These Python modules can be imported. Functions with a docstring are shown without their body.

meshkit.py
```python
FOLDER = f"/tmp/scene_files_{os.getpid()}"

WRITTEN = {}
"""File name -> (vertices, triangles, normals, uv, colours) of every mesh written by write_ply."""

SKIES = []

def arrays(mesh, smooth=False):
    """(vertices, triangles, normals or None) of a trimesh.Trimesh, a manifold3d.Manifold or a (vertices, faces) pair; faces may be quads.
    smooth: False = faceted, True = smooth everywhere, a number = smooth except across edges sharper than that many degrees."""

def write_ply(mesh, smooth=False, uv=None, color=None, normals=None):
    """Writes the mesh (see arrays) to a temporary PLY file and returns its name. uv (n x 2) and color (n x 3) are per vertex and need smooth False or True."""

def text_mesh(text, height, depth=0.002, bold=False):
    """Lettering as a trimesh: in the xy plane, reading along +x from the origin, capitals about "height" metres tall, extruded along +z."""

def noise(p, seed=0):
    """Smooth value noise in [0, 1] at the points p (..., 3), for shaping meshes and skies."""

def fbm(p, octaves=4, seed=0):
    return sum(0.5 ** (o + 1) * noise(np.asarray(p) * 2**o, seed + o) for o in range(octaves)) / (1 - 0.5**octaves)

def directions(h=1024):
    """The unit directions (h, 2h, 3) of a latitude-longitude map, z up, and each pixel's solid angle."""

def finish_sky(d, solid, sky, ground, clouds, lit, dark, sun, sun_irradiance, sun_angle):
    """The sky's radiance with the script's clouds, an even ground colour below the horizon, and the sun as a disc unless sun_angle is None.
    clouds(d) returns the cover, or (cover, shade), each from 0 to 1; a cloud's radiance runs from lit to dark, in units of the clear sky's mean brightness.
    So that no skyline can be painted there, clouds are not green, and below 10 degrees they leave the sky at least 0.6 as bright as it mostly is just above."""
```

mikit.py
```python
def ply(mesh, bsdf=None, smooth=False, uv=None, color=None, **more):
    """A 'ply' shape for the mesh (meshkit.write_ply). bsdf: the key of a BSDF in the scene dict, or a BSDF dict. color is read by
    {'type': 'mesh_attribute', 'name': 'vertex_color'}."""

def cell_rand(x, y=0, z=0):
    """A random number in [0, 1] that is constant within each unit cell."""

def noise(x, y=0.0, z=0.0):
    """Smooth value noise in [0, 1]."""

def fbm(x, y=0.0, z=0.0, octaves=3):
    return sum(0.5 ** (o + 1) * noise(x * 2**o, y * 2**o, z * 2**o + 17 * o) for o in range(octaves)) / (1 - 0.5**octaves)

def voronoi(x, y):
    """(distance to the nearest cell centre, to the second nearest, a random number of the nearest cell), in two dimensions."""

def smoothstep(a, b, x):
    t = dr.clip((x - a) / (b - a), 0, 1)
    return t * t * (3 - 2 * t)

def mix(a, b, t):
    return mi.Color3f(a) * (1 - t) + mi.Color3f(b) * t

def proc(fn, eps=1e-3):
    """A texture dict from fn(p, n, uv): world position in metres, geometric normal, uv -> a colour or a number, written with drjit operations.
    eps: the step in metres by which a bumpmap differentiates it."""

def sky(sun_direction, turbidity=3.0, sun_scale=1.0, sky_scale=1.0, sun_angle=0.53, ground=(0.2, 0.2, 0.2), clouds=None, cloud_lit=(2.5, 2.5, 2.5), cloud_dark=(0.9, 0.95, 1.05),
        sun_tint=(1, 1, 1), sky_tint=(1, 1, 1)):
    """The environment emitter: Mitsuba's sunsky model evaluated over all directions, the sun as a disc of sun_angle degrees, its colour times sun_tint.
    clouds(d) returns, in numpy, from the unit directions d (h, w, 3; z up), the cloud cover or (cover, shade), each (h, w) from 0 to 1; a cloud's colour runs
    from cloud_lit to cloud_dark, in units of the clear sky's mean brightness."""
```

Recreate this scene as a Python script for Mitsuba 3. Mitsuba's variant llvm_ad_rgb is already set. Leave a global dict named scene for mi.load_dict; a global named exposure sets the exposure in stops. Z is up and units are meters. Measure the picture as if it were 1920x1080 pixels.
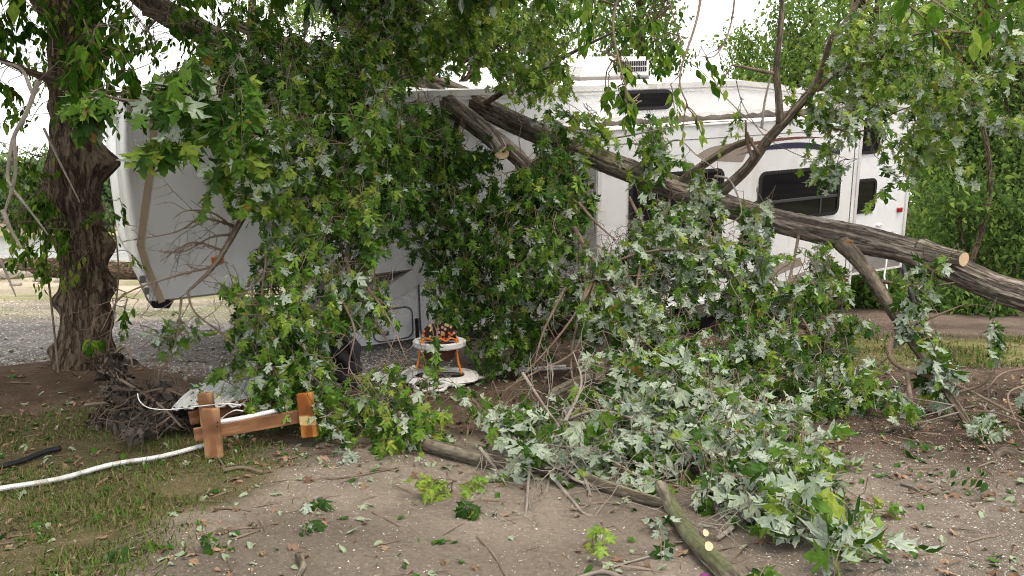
import math, numpy as np, trimesh, mitsuba as mi, drjit as dr, mikit, meshkit
from shapely.geometry import Polygon, Point, LineString, box as sbox
from shapely import affinity
from mikit import noise, fbm, voronoi, cell_rand, smoothstep, mix, proc
T = mi.ScalarTransform4f
rng = np.random.default_rng(11)

# ------------------------------------------------------------------ camera, sky, exposure
F, CX, CY, H = 1700.0, 960.0, 540.0, 1.7          # focal length in pixels of a 1920 wide frame, eye height
PIT = math.atan(150 / F)
C = np.array([0, 0, H]); FW = np.array([0, math.cos(PIT), -math.sin(PIT)])
DN = np.array([0, -math.sin(PIT), -math.cos(PIT)]); RT = np.array([1.0, 0, 0])
scene, labels = {'type': 'scene'}, {}
scene['camera'] = {'type': 'perspective', 'fov': 2 * math.degrees(math.atan(960 / F)), 'fov_axis': 'x', 'near_clip': 0.05, 'far_clip': 2000.0,
                   'to_world': T().look_at(origin=C.tolist(), target=(C + FW).tolist(), up=[0, 0, 1])}
scene['sky'] = mikit.sky([0.25, -0.35, 0.9], turbidity=3, sun_scale=0.22, sun_angle=24, clouds=lambda d: 1.0, cloud_lit=(2.5, 2.5, 2.5))
exposure = 2.82


def ray(px, py): return (px - CX) / F * RT + (py - CY) / F * DN + FW
def at(px, py, Y): d = ray(px, py); return C + d * (Y / d[1])
def gr(px, py, z=0.0): d = ray(px, py); return C + d * ((z - H) / d[2])
def pts(*l): return np.array([at(*p) for p in l])
def nrm(v): v = np.asarray(v, float); return v / np.maximum(np.linalg.norm(v, axis=-1, keepdims=True), 1e-9)


# ------------------------------------------------------------------ materials
def rgb(*c): return {'type': 'rgb', 'value': list(c)}
def prin(color, rough=0.6, spec=0.3, **k): return {'type': 'principled', 'base_color': color if isinstance(color, dict) else rgb(*color), 'roughness': rough, 'specular': spec, **k}
def two(b): return {'type': 'twosided', 'bsdf': b}
def bump(b, fn, scale=1.0, eps=2e-3): return two({'type': 'bumpmap', 'tex': proc(fn, eps), 'scale': scale, 'bsdf': b})


def leaf_color(uv):
    """uv.x = leaf number + place across, uv.y = kind + place along; veins are a little paler."""
    i, k = dr.floor(uv.x), dr.floor(uv.y)
    x, y = uv.x - i, uv.y - k
    r, q = cell_rand(i, 3.0), cell_rand(i, 9.0)
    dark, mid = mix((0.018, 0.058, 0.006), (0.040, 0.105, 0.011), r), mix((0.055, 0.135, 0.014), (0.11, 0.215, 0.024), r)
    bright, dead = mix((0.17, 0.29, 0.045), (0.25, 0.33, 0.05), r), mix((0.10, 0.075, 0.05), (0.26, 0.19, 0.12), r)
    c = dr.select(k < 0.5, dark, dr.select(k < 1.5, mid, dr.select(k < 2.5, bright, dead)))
    spot = smoothstep(0.62, 0.8, noise(x * 4 + i * 7.3, y * 4)) * dr.select(q > 0.93, 1.0, 0.0)
    c = mix(c, (0.21, 0.13, 0.04), spot * 0.8)
    vein = dr.maximum(1 - smoothstep(0.0, 0.022, dr.abs(x - 0.5)), 1 - smoothstep(0.0, 0.03, dr.abs(dr.abs(x - 0.5) - 0.62 * (y - 0.12))))
    return mix(c, mi.Color3f(c) * 1.5, vein * 0.6) * (0.82 + 0.36 * noise(x * 6 + i, y * 6))


def silver(uv):
    i, k = dr.floor(uv.x), dr.floor(uv.y)
    x, y = uv.x - i, uv.y - k
    r = cell_rand(i, 5.0)
    c = mix((0.33, 0.41, 0.34), (0.55, 0.61, 0.54), r)
    c = dr.select(k < 2.5, c, mix((0.16, 0.13, 0.10), (0.30, 0.25, 0.20), r))
    vein = dr.maximum(1 - smoothstep(0.0, 0.03, dr.abs(x - 0.5)), 1 - smoothstep(0.0, 0.03, dr.abs(dr.abs(x - 0.5) - 0.62 * (y - 0.12))))
    return mix(c, (0.30, 0.37, 0.22), vein * 0.8) * (0.86 + 0.25 * noise(x * 5 + i, y * 5))


LEAF, SILV = proc(lambda p, n, uv: leaf_color(uv)), proc(lambda p, n, uv: silver(uv))
LEAF2 = proc(lambda p, n, uv: mix(leaf_color(uv) * 1.0, leaf_color(uv) * mi.Color3f(1.5, 1.25, 1.0), 0.6))
scene['maple_leaf'] = {'type': 'blendbsdf', 'weight': 0.33, 'a': {'type': 'twosided', 'a': prin(LEAF, 0.48, 0.2), 'b': prin(SILV, 0.7, 0.15)},
                       'b': {'type': 'principledthin', 'base_color': LEAF2, 'roughness': 0.5, 'diff_trans': 1.7, 'spec_trans': 0.0, 'specular': 0.3} if False else
                       {'type': 'principledthin', 'base_color': LEAF2, 'roughness': 0.5, 'diff_trans': 1.4}}
scene['tree_leaf'] = {'type': 'principledthin', 'base_color': proc(lambda p, n, uv: leaf_color(uv) * 1.15), 'roughness': 0.5, 'diff_trans': 1.0}
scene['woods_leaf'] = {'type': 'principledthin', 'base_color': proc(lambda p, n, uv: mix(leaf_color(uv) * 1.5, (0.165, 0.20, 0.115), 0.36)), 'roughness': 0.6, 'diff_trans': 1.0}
scene['hazed_far_leaf'] = {'type': 'principledthin', 'base_color': proc(lambda p, n, uv: mix(leaf_color(uv) * 1.3, (0.19, 0.245, 0.16), 0.5)), 'roughness': 0.7, 'diff_trans': 0.9}  # the mix pales the leaves, putting distance haze into their colour
scene['dead_leaf'] = two(prin(proc(lambda p, n, uv: mix((0.035, 0.029, 0.026), (0.125, 0.11, 0.095), cell_rand(dr.floor(uv.x), 2.0)) * (0.7 + 0.6 * noise(uv.x * 7, uv.y * 7))), 0.8, 0.1))
scene['litter_leaf'] = two(prin(proc(lambda p, n, uv: dr.select(cell_rand(dr.floor(uv.x), 8.0) < 0.28, silver(uv) * 0.85, dr.select(cell_rand(dr.floor(uv.x), 8.0) < 0.5, leaf_color(uv), mix((0.13, 0.08, 0.05), (0.36, 0.24, 0.16), cell_rand(dr.floor(uv.x), 4.0))))), 0.7, 0.15))


def bark_fn(base, dark, moss=None, mossy=0.0, fx=34.0, fy=2.4):
    def fn(p, n, uv):
        f = fbm(uv.x * fx, uv.y * fy + 2.0 * noise(uv.x * 5, uv.y * 1.2), 0.0, 4)
        cr = smoothstep(0.0, 0.10, dr.abs(f - 0.46)) * (0.55 + 0.45 * smoothstep(0.0, 0.12, dr.abs(fbm(uv.x * fx * 0.5 + 7, uv.y * fy * 0.45, 2.0, 3) - 0.5)))
        c = mix(dark, base, cr * smoothstep(0.22, 0.5, f)) * (0.65 + 0.7 * noise(uv.x * 70, uv.y * 30))
        g = smoothstep(0.55, 0.75, fbm(p.x * 1.3, p.y * 1.3, p.z * 1.3))
        c = mix(c, mi.Color3f(c) * mi.Color3f(1.35, 1.33, 1.3), g * 0.7)
        if moss:
            m = smoothstep(0.62 - mossy, 0.72 - mossy * 0.5, fbm(p.x * 3.1 + 5, p.y * 3.1, p.z * 3.1)) * smoothstep(-0.1, 0.7, n.z)
            c = mix(c, mi.Color3f(moss) * (0.7 + 0.6 * noise(p.x * 60, p.y * 60, p.z * 60)), m * 0.75)
        return c
    return proc(fn)


def bark_bump(p, n, uv): return smoothstep(0.0, 0.14, dr.abs(fbm(uv.x * 34, uv.y * 2.4 + 2.0 * noise(uv.x * 5, uv.y * 1.2), 0.0, 4) - 0.46)) * 0.5 + noise(uv.x * 70, uv.y * 30) * 0.25


scene['bark_log'] = bump(prin(bark_fn((0.29, 0.25, 0.21), (0.07, 0.058, 0.05), (0.14, 0.15, 0.06), 0.06), 0.9, 0.1), bark_bump, 0.018)
scene['bark_old'] = bump(prin(bark_fn((0.172, 0.130, 0.096), (0.038, 0.028, 0.021), None, 0.0, 38.0, 10.0), 0.95, 0.05), bark_bump, 0.02)
scene['bark_moss'] = bump(prin(bark_fn((0.20, 0.178, 0.14), (0.075, 0.063, 0.048), (0.115, 0.13, 0.062), 0.10), 0.9, 0.1), bark_bump, 0.006)
scene['bark_limb'] = two(prin(bark_fn((0.20, 0.165, 0.13), (0.07, 0.055, 0.045)), 0.9, 0.1))
scene['twig_bark'] = two(prin(proc(lambda p, n, uv: mix((0.10, 0.07, 0.05), (0.27, 0.21, 0.165), noise(p.x * 9, p.y * 9, p.z * 9))), 0.8, 0.15))
scene['twig_grey'] = two(prin(proc(lambda p, n, uv: mix((0.20, 0.175, 0.15), (0.36, 0.32, 0.28), noise(p.x * 9, p.y * 9, p.z * 9))), 0.8, 0.15))


def rings(p, n, uv):
    r = dr.sqrt(uv.x * uv.x + uv.y * uv.y)
    a = noise(uv.x * 3 + 5, uv.y * 3 + 5) * 0.12
    ring = 0.5 + 0.5 * dr.sin((r + a) * 60)
    c = mix((0.62, 0.44, 0.27), (0.72, 0.55, 0.36), ring)
    c = mix(c, (0.50, 0.30, 0.17), (1 - smoothstep(0.0, 0.45, r + a)) * 0.35)
    return mix(c, (0.16, 0.12, 0.08), smoothstep(0.90, 0.97, r)) * (0.9 + 0.2 * noise(uv.x * 30, uv.y * 4))


scene['cut_wood'] = two(prin(proc(rings), 0.75, 0.15))
scene['split_wood'] = two(prin(proc(lambda p, n, uv: mix((0.09, 0.045, 0.025), (0.30, 0.17, 0.09), noise(p.x * 40, p.y * 40, p.z * 15))), 0.85, 0.1))


def white_dirt(tint, amount):
    def fn(p, n, uv):
        d = fbm(p.x * 0.9, p.y * 0.9, p.z * 0.35, 4)
        s = fbm(p.x * 7, p.y * 7, p.z * 0.9, 3)
        c = mix(tint, mi.Color3f(tint) * mi.Color3f(0.80, 0.78, 0.74), smoothstep(0.4, 0.7, d) * amount)
        return mix(c, mi.Color3f(tint) * mi.Color3f(0.66, 0.62, 0.55), smoothstep(0.56, 0.74, s) * amount * 0.7)
    return proc(fn)


scene['gelcoat'] = two(prin(white_dirt((0.79, 0.80, 0.82), 0.38), 0.32, 0.45))
scene['cap_white'] = two(prin(white_dirt((0.74, 0.76, 0.75), 0.35), 0.3, 0.45))
scene['roof_rubber'] = two(prin(white_dirt((0.80, 0.80, 0.80), 0.6), 0.7, 0.2))
scene['trim_white'] = two(prin(white_dirt((0.70, 0.70, 0.70), 0.8), 0.4, 0.4))
scene['tan_trim'] = two(prin(white_dirt((0.50, 0.41, 0.29), 0.7), 0.6, 0.3))
scene['grey_panel'] = two(prin(proc(lambda p, n, uv: mix((0.20, 0.185, 0.18), (0.27, 0.25, 0.24), noise(p.x * 3, p.y * 3, p.z * 8))), 0.45, 0.35))
scene['taupe_paint'] = two(prin(white_dirt((0.31, 0.26, 0.225), 0.5), 0.4, 0.4))
scene['rust_paint'] = two(prin((0.14, 0.055, 0.045), 0.4, 0.4))
scene['navy_paint'] = two(prin((0.022, 0.026, 0.06), 0.35, 0.5))
scene['letter_paint'] = two(prin((0.018, 0.018, 0.075), 0.35, 0.5))
scene['window_frame'] = two(prin((0.012, 0.012, 0.015), 0.35, 0.5))
scene['rail_grey'] = two(prin((0.05, 0.05, 0.055), 0.35, 0.5))
scene['tinted_glass'] = two(prin(proc(lambda p, n, uv: mix((0.004, 0.005, 0.007), (0.012, 0.013, 0.016), noise(p.x * 2.2, p.y * 2.2, p.z * 25))), 0.06, 0.35))
scene['black_plastic'] = two(prin((0.016, 0.016, 0.018), 0.5, 0.4))
scene['grey_plastic'] = two(prin((0.13, 0.13, 0.145), 0.5, 0.4))
scene['tyre_rubber'] = two(prin((0.018, 0.017, 0.017), 0.85, 0.2))
scene['steel'] = two(prin((0.45, 0.45, 0.46), 0.4, 0.5, metallic=0.6))
scene['red_lens'] = two(prin((0.32, 0.01, 0.015), 0.2, 0.6))
scene['amber_lens'] = two(prin((0.55, 0.16, 0.02), 0.2, 0.6))
scene['white_plastic'] = two(prin(proc(lambda p, n, uv: mix((0.78, 0.78, 0.78), (0.52, 0.50, 0.47), smoothstep(0.5, 0.75, fbm(p.x * 14, p.y * 14, p.z * 14)))), 0.35, 0.45))
scene['orange_plastic'] = two(prin((0.80, 0.20, 0.02), 0.35, 0.5))
scene['clear_grey_tube'] = two(prin((0.6, 0.58, 0.55), 0.3, 0.5))
scene['purple_cloth'] = two(prin((0.22, 0.05, 0.19), 0.8, 0.1))
scene['bag_cloth'] = two(prin(proc(lambda p, n, uv: mix((0.018, 0.018, 0.022), (0.045, 0.04, 0.05), noise(p.x * 12, p.y * 12, p.z * 12))), 0.7, 0.25))
scene['white_metal'] = two(prin(white_dirt((0.78, 0.79, 0.80), 0.3), 0.35, 0.5))


def wood_fn(light, dark, stain=None):
    def fn(p, n, uv):
        g = fbm(uv.x * 22, uv.y * 1.6, 0.0, 4)
        c = mix(dark, light, smoothstep(0.3, 0.7, g))
        kn = 1 - smoothstep(0.02, 0.09, dr.sqrt(dr.square(uv.x - 0.35) + dr.square((uv.y - 0.6) * 0.6)))
        c = mix(c, (0.12, 0.05, 0.02), kn * 0.6)
        if stain:
            c = mix(c, stain, smoothstep(0.30, 0.34, uv.y + 0.05 * noise(uv.x * 30, 1.0)) * (1 - smoothstep(0.50, 0.56, uv.y + 0.08 * noise(uv.x * 22, 2.0))))
        return c * (0.82 + 0.3 * noise(uv.x * 8, uv.y * 9))
    return proc(fn)


scene['cedar'] = two(prin(wood_fn((0.45, 0.25, 0.13), (0.25, 0.12, 0.06)), 0.6, 0.25))
scene['cedar_stained'] = two(prin(wood_fn((0.52, 0.21, 0.05), (0.25, 0.08, 0.015), (0.66, 0.48, 0.22)), 0.6, 0.25))
scene['cedar_dark'] = two(prin(wood_fn((0.30, 0.15, 0.075), (0.16, 0.07, 0.035)), 0.65, 0.2))
scene['old_board'] = two(prin(wood_fn((0.20, 0.13, 0.095), (0.09, 0.055, 0.04)), 0.85, 0.1))


def dots(p, n, uv):
    d, d2, r = voronoi(uv.x * 7.0, uv.y * 7.0)
    col = dr.select(r < 0.25, mi.Color3f(0.62, 0.14, 0.06), dr.select(r < 0.6, mi.Color3f(0.44, 0.40, 0.15), mi.Color3f(0.46, 0.27, 0.22)))
    return mix((0.035, 0.018, 0.014), col, (1 - smoothstep(0.34, 0.37, d)) * dr.select(r > 0.06, 1.0, 0.0))


scene['dotted_cloth'] = two(prin(proc(dots), 0.85, 0.1))
scene['brown_cloth'] = two(prin((0.09, 0.045, 0.03), 0.85, 0.1))


def ground_color(p, n, uv):
    x, y = p.x, p.y
    w = fbm(x * 0.9, y * 0.9, 0.0, 3) - 0.5
    w2 = fbm(x * 2.7 + 9, y * 2.7, 0.0, 4) - 0.5
    path = mix((0.148, 0.124, 0.102), (0.215, 0.181, 0.150), fbm(x * 2.1, y * 2.1, 0.0, 4))
    duff = mix((0.042, 0.030, 0.023), (0.12, 0.088, 0.068), fbm(x * 6, y * 6, 0.0, 4))
    soil = mix((0.075, 0.050, 0.036), (0.14, 0.10, 0.075), fbm(x * 5, y * 5, 0.0, 4))
    gravel = mix((0.17, 0.155, 0.15), (0.34, 0.31, 0.295), fbm(x * 11, y * 11, 0.0, 3))
    turf = mix((0.075, 0.066, 0.034), (0.135, 0.108, 0.065), fbm(x * 4, y * 4, 0.0, 4))
    sand = mix((0.30, 0.26, 0.20), (0.42, 0.37, 0.29), fbm(x * 0.7, y * 0.7, 0.0, 4))
    c = path
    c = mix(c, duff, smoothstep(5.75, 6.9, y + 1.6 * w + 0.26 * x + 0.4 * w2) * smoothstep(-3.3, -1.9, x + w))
    c = mix(c, turf, smoothstep(0.15, -0.25, x + 1.75 - 0.08 * (y - 5.0) + 0.7 * w + 0.5 * w2) * (1 - smoothstep(7.2, 8.0, y + w)))
    m = 1 - smoothstep(0.8, 1.9, dr.sqrt(dr.square(x + 4.5) + dr.square((y - 8.3) * 1.1)) + 0.9 * w)
    c = mix(c, soil, m)
    c = mix(c, gravel, smoothstep(8.9, 9.5, y + 0.5 * w) * smoothstep(0.2, -1.4, x + w))
    c = mix(c, sand, smoothstep(13.0, 15.0, y + 3 * w) * smoothstep(-1.5, -3.0, x))
    g2 = smoothstep(0.42, 0.6, fbm(x * 0.5 + 3, y * 0.8, 0.0, 3)) * smoothstep(13.0, 15.0, y) * smoothstep(-1.5, -3.0, x)
    c = mix(c, (0.17, 0.19, 0.07), g2 * 0.6)
    g3 = smoothstep(9.6, 10.2, y + 0.8 * w) * (1 - smoothstep(11.6, 12.4, y + 0.8 * w)) * smoothstep(2.8, 4.0, x + w)
    c = mix(c, mix((0.12, 0.13, 0.05), (0.20, 0.19, 0.08), fbm(x * 7, y * 7, 0.0, 3)), g3 * 0.8)
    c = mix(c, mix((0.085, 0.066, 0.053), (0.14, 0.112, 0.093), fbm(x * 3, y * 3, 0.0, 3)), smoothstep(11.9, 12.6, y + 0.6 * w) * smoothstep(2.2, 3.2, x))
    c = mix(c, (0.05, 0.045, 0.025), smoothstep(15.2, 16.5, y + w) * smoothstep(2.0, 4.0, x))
    c = mi.Color3f(c) * (0.80 + 0.40 * smoothstep(0.30, 0.68, fbm(x * 1.15 + 4, y * 1.6, 0.0, 4)))
    fine = noise(x * 130, y * 130) * 0.5 + noise(x * 55, y * 55) * 0.5
    c = mi.Color3f(c) * (0.74 + 0.52 * fine)
    d, d2, r = voronoi(x * 46, y * 46)
    speck = (1 - smoothstep(0.12, 0.20, d)) * dr.select(r > 0.86 - 0.28 * smoothstep(1.0, 2.4, x - (y - 4.2)) + 0.12 * smoothstep(6.0, 8.0, y), 1.0, 0.0)
    return mix(c, mix((0.40, 0.36, 0.32), (0.62, 0.59, 0.56), cell_rand(r * 911)), speck * 0.38)


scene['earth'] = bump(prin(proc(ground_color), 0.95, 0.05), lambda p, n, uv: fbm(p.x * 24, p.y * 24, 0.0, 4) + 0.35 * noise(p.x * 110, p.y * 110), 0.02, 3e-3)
scene['pebble'] = two(prin(proc(lambda p, n, uv: mix(mix((0.20, 0.16, 0.13), (0.42, 0.38, 0.34), cell_rand(dr.floor(uv.x), 1.0)), (0.66, 0.64, 0.61), dr.select(cell_rand(dr.floor(uv.x), 2.0) > 0.62, 1.0, 0.0))), 0.8, 0.2))
scene['grass_blade'] = two(prin(proc(lambda p, n, uv: mix(mix((0.05, 0.10, 0.012), (0.115, 0.17, 0.03), cell_rand(dr.floor(uv.x), 1.0)), (0.22, 0.17, 0.09), dr.select(cell_rand(dr.floor(uv.x), 2.0) > 0.72, 1.0, 0.0))), 0.7, 0.2))
scene['river_water'] = {'type': 'twosided', 'bsdf': {'type': 'bumpmap', 'tex': proc(lambda p, n, uv: noise(p.x * 1.7, p.y * 3.5), 5e-2), 'scale': 0.11, 'bsdf': prin((0.16, 0.16, 0.14), 0.22, 0.9)}}
scene['rock'] = bump(prin(proc(lambda p, n, uv: mix((0.26, 0.23, 0.20), (0.45, 0.41, 0.36), fbm(p.x * 5, p.y * 5, p.z * 5))), 0.9, 0.1), lambda p, n, uv: fbm(p.x * 20, p.y * 20, p.z * 20), 0.02)
scene['yellow_leaf_skin'] = two(prin(proc(lambda p, n, uv: mix((0.62, 0.42, 0.08), (0.68, 0.52, 0.18), noise(p.x * 60, p.y * 60))), 0.6, 0.2))


# ------------------------------------------------------------------ helpers
taken = {}
def key_for(name):
    n = taken.get(name, 0); taken[name] = n + 1
    return name if n == 0 else f'{name}_{n:03d}'


def put(name, mesh, bsdf, parent=None, smooth=30, uv=None, label=None, category=None, group=None, kind=None):
    key = key_for(f'{parent}__{name}' if parent else name)
    scene[key] = mikit.ply(mesh, bsdf, smooth=smooth, uv=uv)
    d = {k: v for k, v in (('label', label), ('category', category), ('group', group), ('kind', kind)) if v}
    if d: labels[key] = d
    return key


def thing(name, label, category, group=None):
    key = key_for(name)
    labels[key] = {'label': label, 'category': category, **({'group': group} if group else {})}
    return key


def spline(P, step):
    P = np.asarray(P, float)
    if len(P) == 2: n = max(2, int(np.linalg.norm(P[1][:3] - P[0][:3]) / step) + 1); return P[0] + (P[1] - P[0]) * np.linspace(0, 1, n)[:, None]
    Q = np.vstack([2 * P[0] - P[1], P, 2 * P[-1] - P[-2]]); out = []
    for i in range(1, len(Q) - 2):
        n = max(2, int(np.linalg.norm(Q[i + 1][:3] - Q[i][:3]) / step) + 1); t = np.linspace(0, 1, n, endpoint=False)[:, None]
        a, b, c, d = Q[i - 1], Q[i], Q[i + 1], Q[i + 2]
        out.append(0.5 * (2 * b + (c - a) * t + (2 * a - 5 * b + 4 * c - d) * t * t + (3 * b - a - 3 * c + d) * t ** 3))
    return np.vstack(out + [P[-1:]])


def tube(P, R, sides=8, step=None, disp=None, cap=True):
    """A swept tube; returns (verts, faces, uv) with uv = (metres round, metres along)."""
    P = np.asarray(P, float); R = np.broadcast_to(np.asarray(R, float), (len(P),))
    S = spline(np.column_stack([P, R]), step) if step else np.column_stack([P, R])
    p, r = S[:, :3], S[:, 3]
    t = nrm(np.gradient(p, axis=0)); n = len(p)
    a = np.cross(t[0], [0, 0, 1.0] if abs(t[0][2]) < 0.9 else [1.0, 0, 0]); a /= np.linalg.norm(a)
    A = np.empty((n, 3))
    for i in range(n):
        a = a - t[i] * (a @ t[i]); a /= np.linalg.norm(a); A[i] = a
    B = np.cross(t, A)
    s = np.concatenate([[0], np.cumsum(np.linalg.norm(np.diff(p, axis=0), axis=1))])
    th = np.arange(sides + 1) * 2 * np.pi / sides
    rr = np.repeat(r[:, None], sides + 1, 1)
    dirs = np.cos(th)[None, :, None] * A[:, None] + np.sin(th)[None, :, None] * B[:, None]
    if disp is not None: rr = disp(rr, th[None] + 0 * rr, s[:, None] + 0 * rr, p[:, None] + dirs * rr[..., None]); rr[:, -1] = rr[:, 0]
    v = p[:, None] + dirs * rr[..., None]
    uv = np.stack([th[None] * np.mean(r) + 0 * rr, s[:, None] + 0 * rr], -1)
    i, j = np.meshgrid(np.arange(n - 1), np.arange(sides), indexing='ij'); k = sides + 1
    q = np.stack([i * k + j, i * k + j + 1, (i + 1) * k + j + 1, (i + 1) * k + j], -1).reshape(-1, 4)
    f = np.vstack([q[:, [0, 1, 2]], q[:, [0, 2, 3]]])
    v, uv = v.reshape(-1, 3), uv.reshape(-1, 2)
    if cap:
        m = len(v); v = np.vstack([v, p[0], p[-1]]); uv = np.vstack([uv, [0, 0], [0, s[-1]]])
        jj = np.arange(sides)
        f = np.vstack([f, np.stack([jj * 0 + m, jj + 1, jj], 1), np.stack([jj * 0 + m + 1, (n - 1) * k + jj, (n - 1) * k + jj + 1], 1)])
    return v, f, uv


def join(L):
    V, Fs, U, o = [], [], [], 0
    for v, f, u in L: V.append(v); Fs.append(f + o); U.append(u); o += len(v)
    return np.vstack(V), np.vstack(Fs), np.vstack(U)


def put_tubes(name, L, bsdf, parent=None, smooth=True, **k):
    v, f, u = join(L)
    return put(name, (v, f), bsdf, parent, smooth=smooth, uv=u, **k)


def bevel_box(sx, sy, sz, b=0.004):
    m = trimesh.convex.convex_hull(np.array([[x * (sx / 2 - (b if k != 0 else 0)), y * (sy / 2 - (b if k != 1 else 0)), z * (sz / 2 - (b if k != 2 else 0))] for x in (-1, 1) for y in (-1, 1) for z in (-1, 1) for k in range(3)]))
    return m


def beam(p0, p1, w, t, up, b=0.004):
    """A board from p0 to p1, w wide along 'up', t thick; returns (mesh, uv) with uv = (m across, share along)."""
    p0, p1 = np.asarray(p0, float), np.asarray(p1, float)
    z = nrm(p1 - p0); u = np.asarray(up, float); u = nrm(u - z * (u @ z)); s = np.cross(u, z); L = np.linalg.norm(p1 - p0)
    m = bevel_box(w, t, L, b)
    v = np.asarray(m.vertices)
    return trimesh.Trimesh((p0 + p1) / 2 + v[:, :1] * u + v[:, 1:2] * s + v[:, 2:3] * z, m.faces, process=False), np.stack([v[:, 0] + 0.6 * v[:, 1] + 0.3, v[:, 2] / L + 0.5], 1)


def put_beam(name, bsdf, parent, *a, **k):
    m, uv = beam(*a); return put(name, m, bsdf, parent, smooth=False, uv=uv, **k)


# ------------------------------------------------------------------ ground, river
def mnoise(x, y, s, seed=0, oc=3): return meshkit.fbm(np.stack([np.asarray(x) * s, np.asarray(y) * s, 0 * np.asarray(x)], -1), oc, seed) - 0.5


def ground_z(x, y):
    x, y = np.asarray(x, float), np.asarray(y, float)
    z = 0.10 * mnoise(x, y, 0.35, 1) + 0.045 * mnoise(x, y, 2.2, 2) + 0.018 * mnoise(x, y, 9.0, 3, 2)
    z = z + 0.20 * np.exp(-(((x + 4.5) / 1.1) ** 2 + ((y - 8.8) / 0.9) ** 2)) - 0.03
    d = np.clip((y - 30 - 0.5 * np.maximum(0, x + 14)) / 7.0, 0, 1); d2 = np.clip((y - 112) / 8.0, 0, 1)
    return z - 3.6 * d * d * (3 - 2 * d) + 3.9 * d2 * d2 * (3 - 2 * d2)


def axis(lo, hi, n, far0, far1, m):
    a = np.linspace(lo, hi, n); g = (a[1] - a[0]) * 1.12 ** np.arange(m)
    return np.concatenate([(lo - np.cumsum(g * (lo - far0) / g.sum()))[::-1], a, hi + np.cumsum(g * (far1 - hi) / g.sum())])


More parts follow.
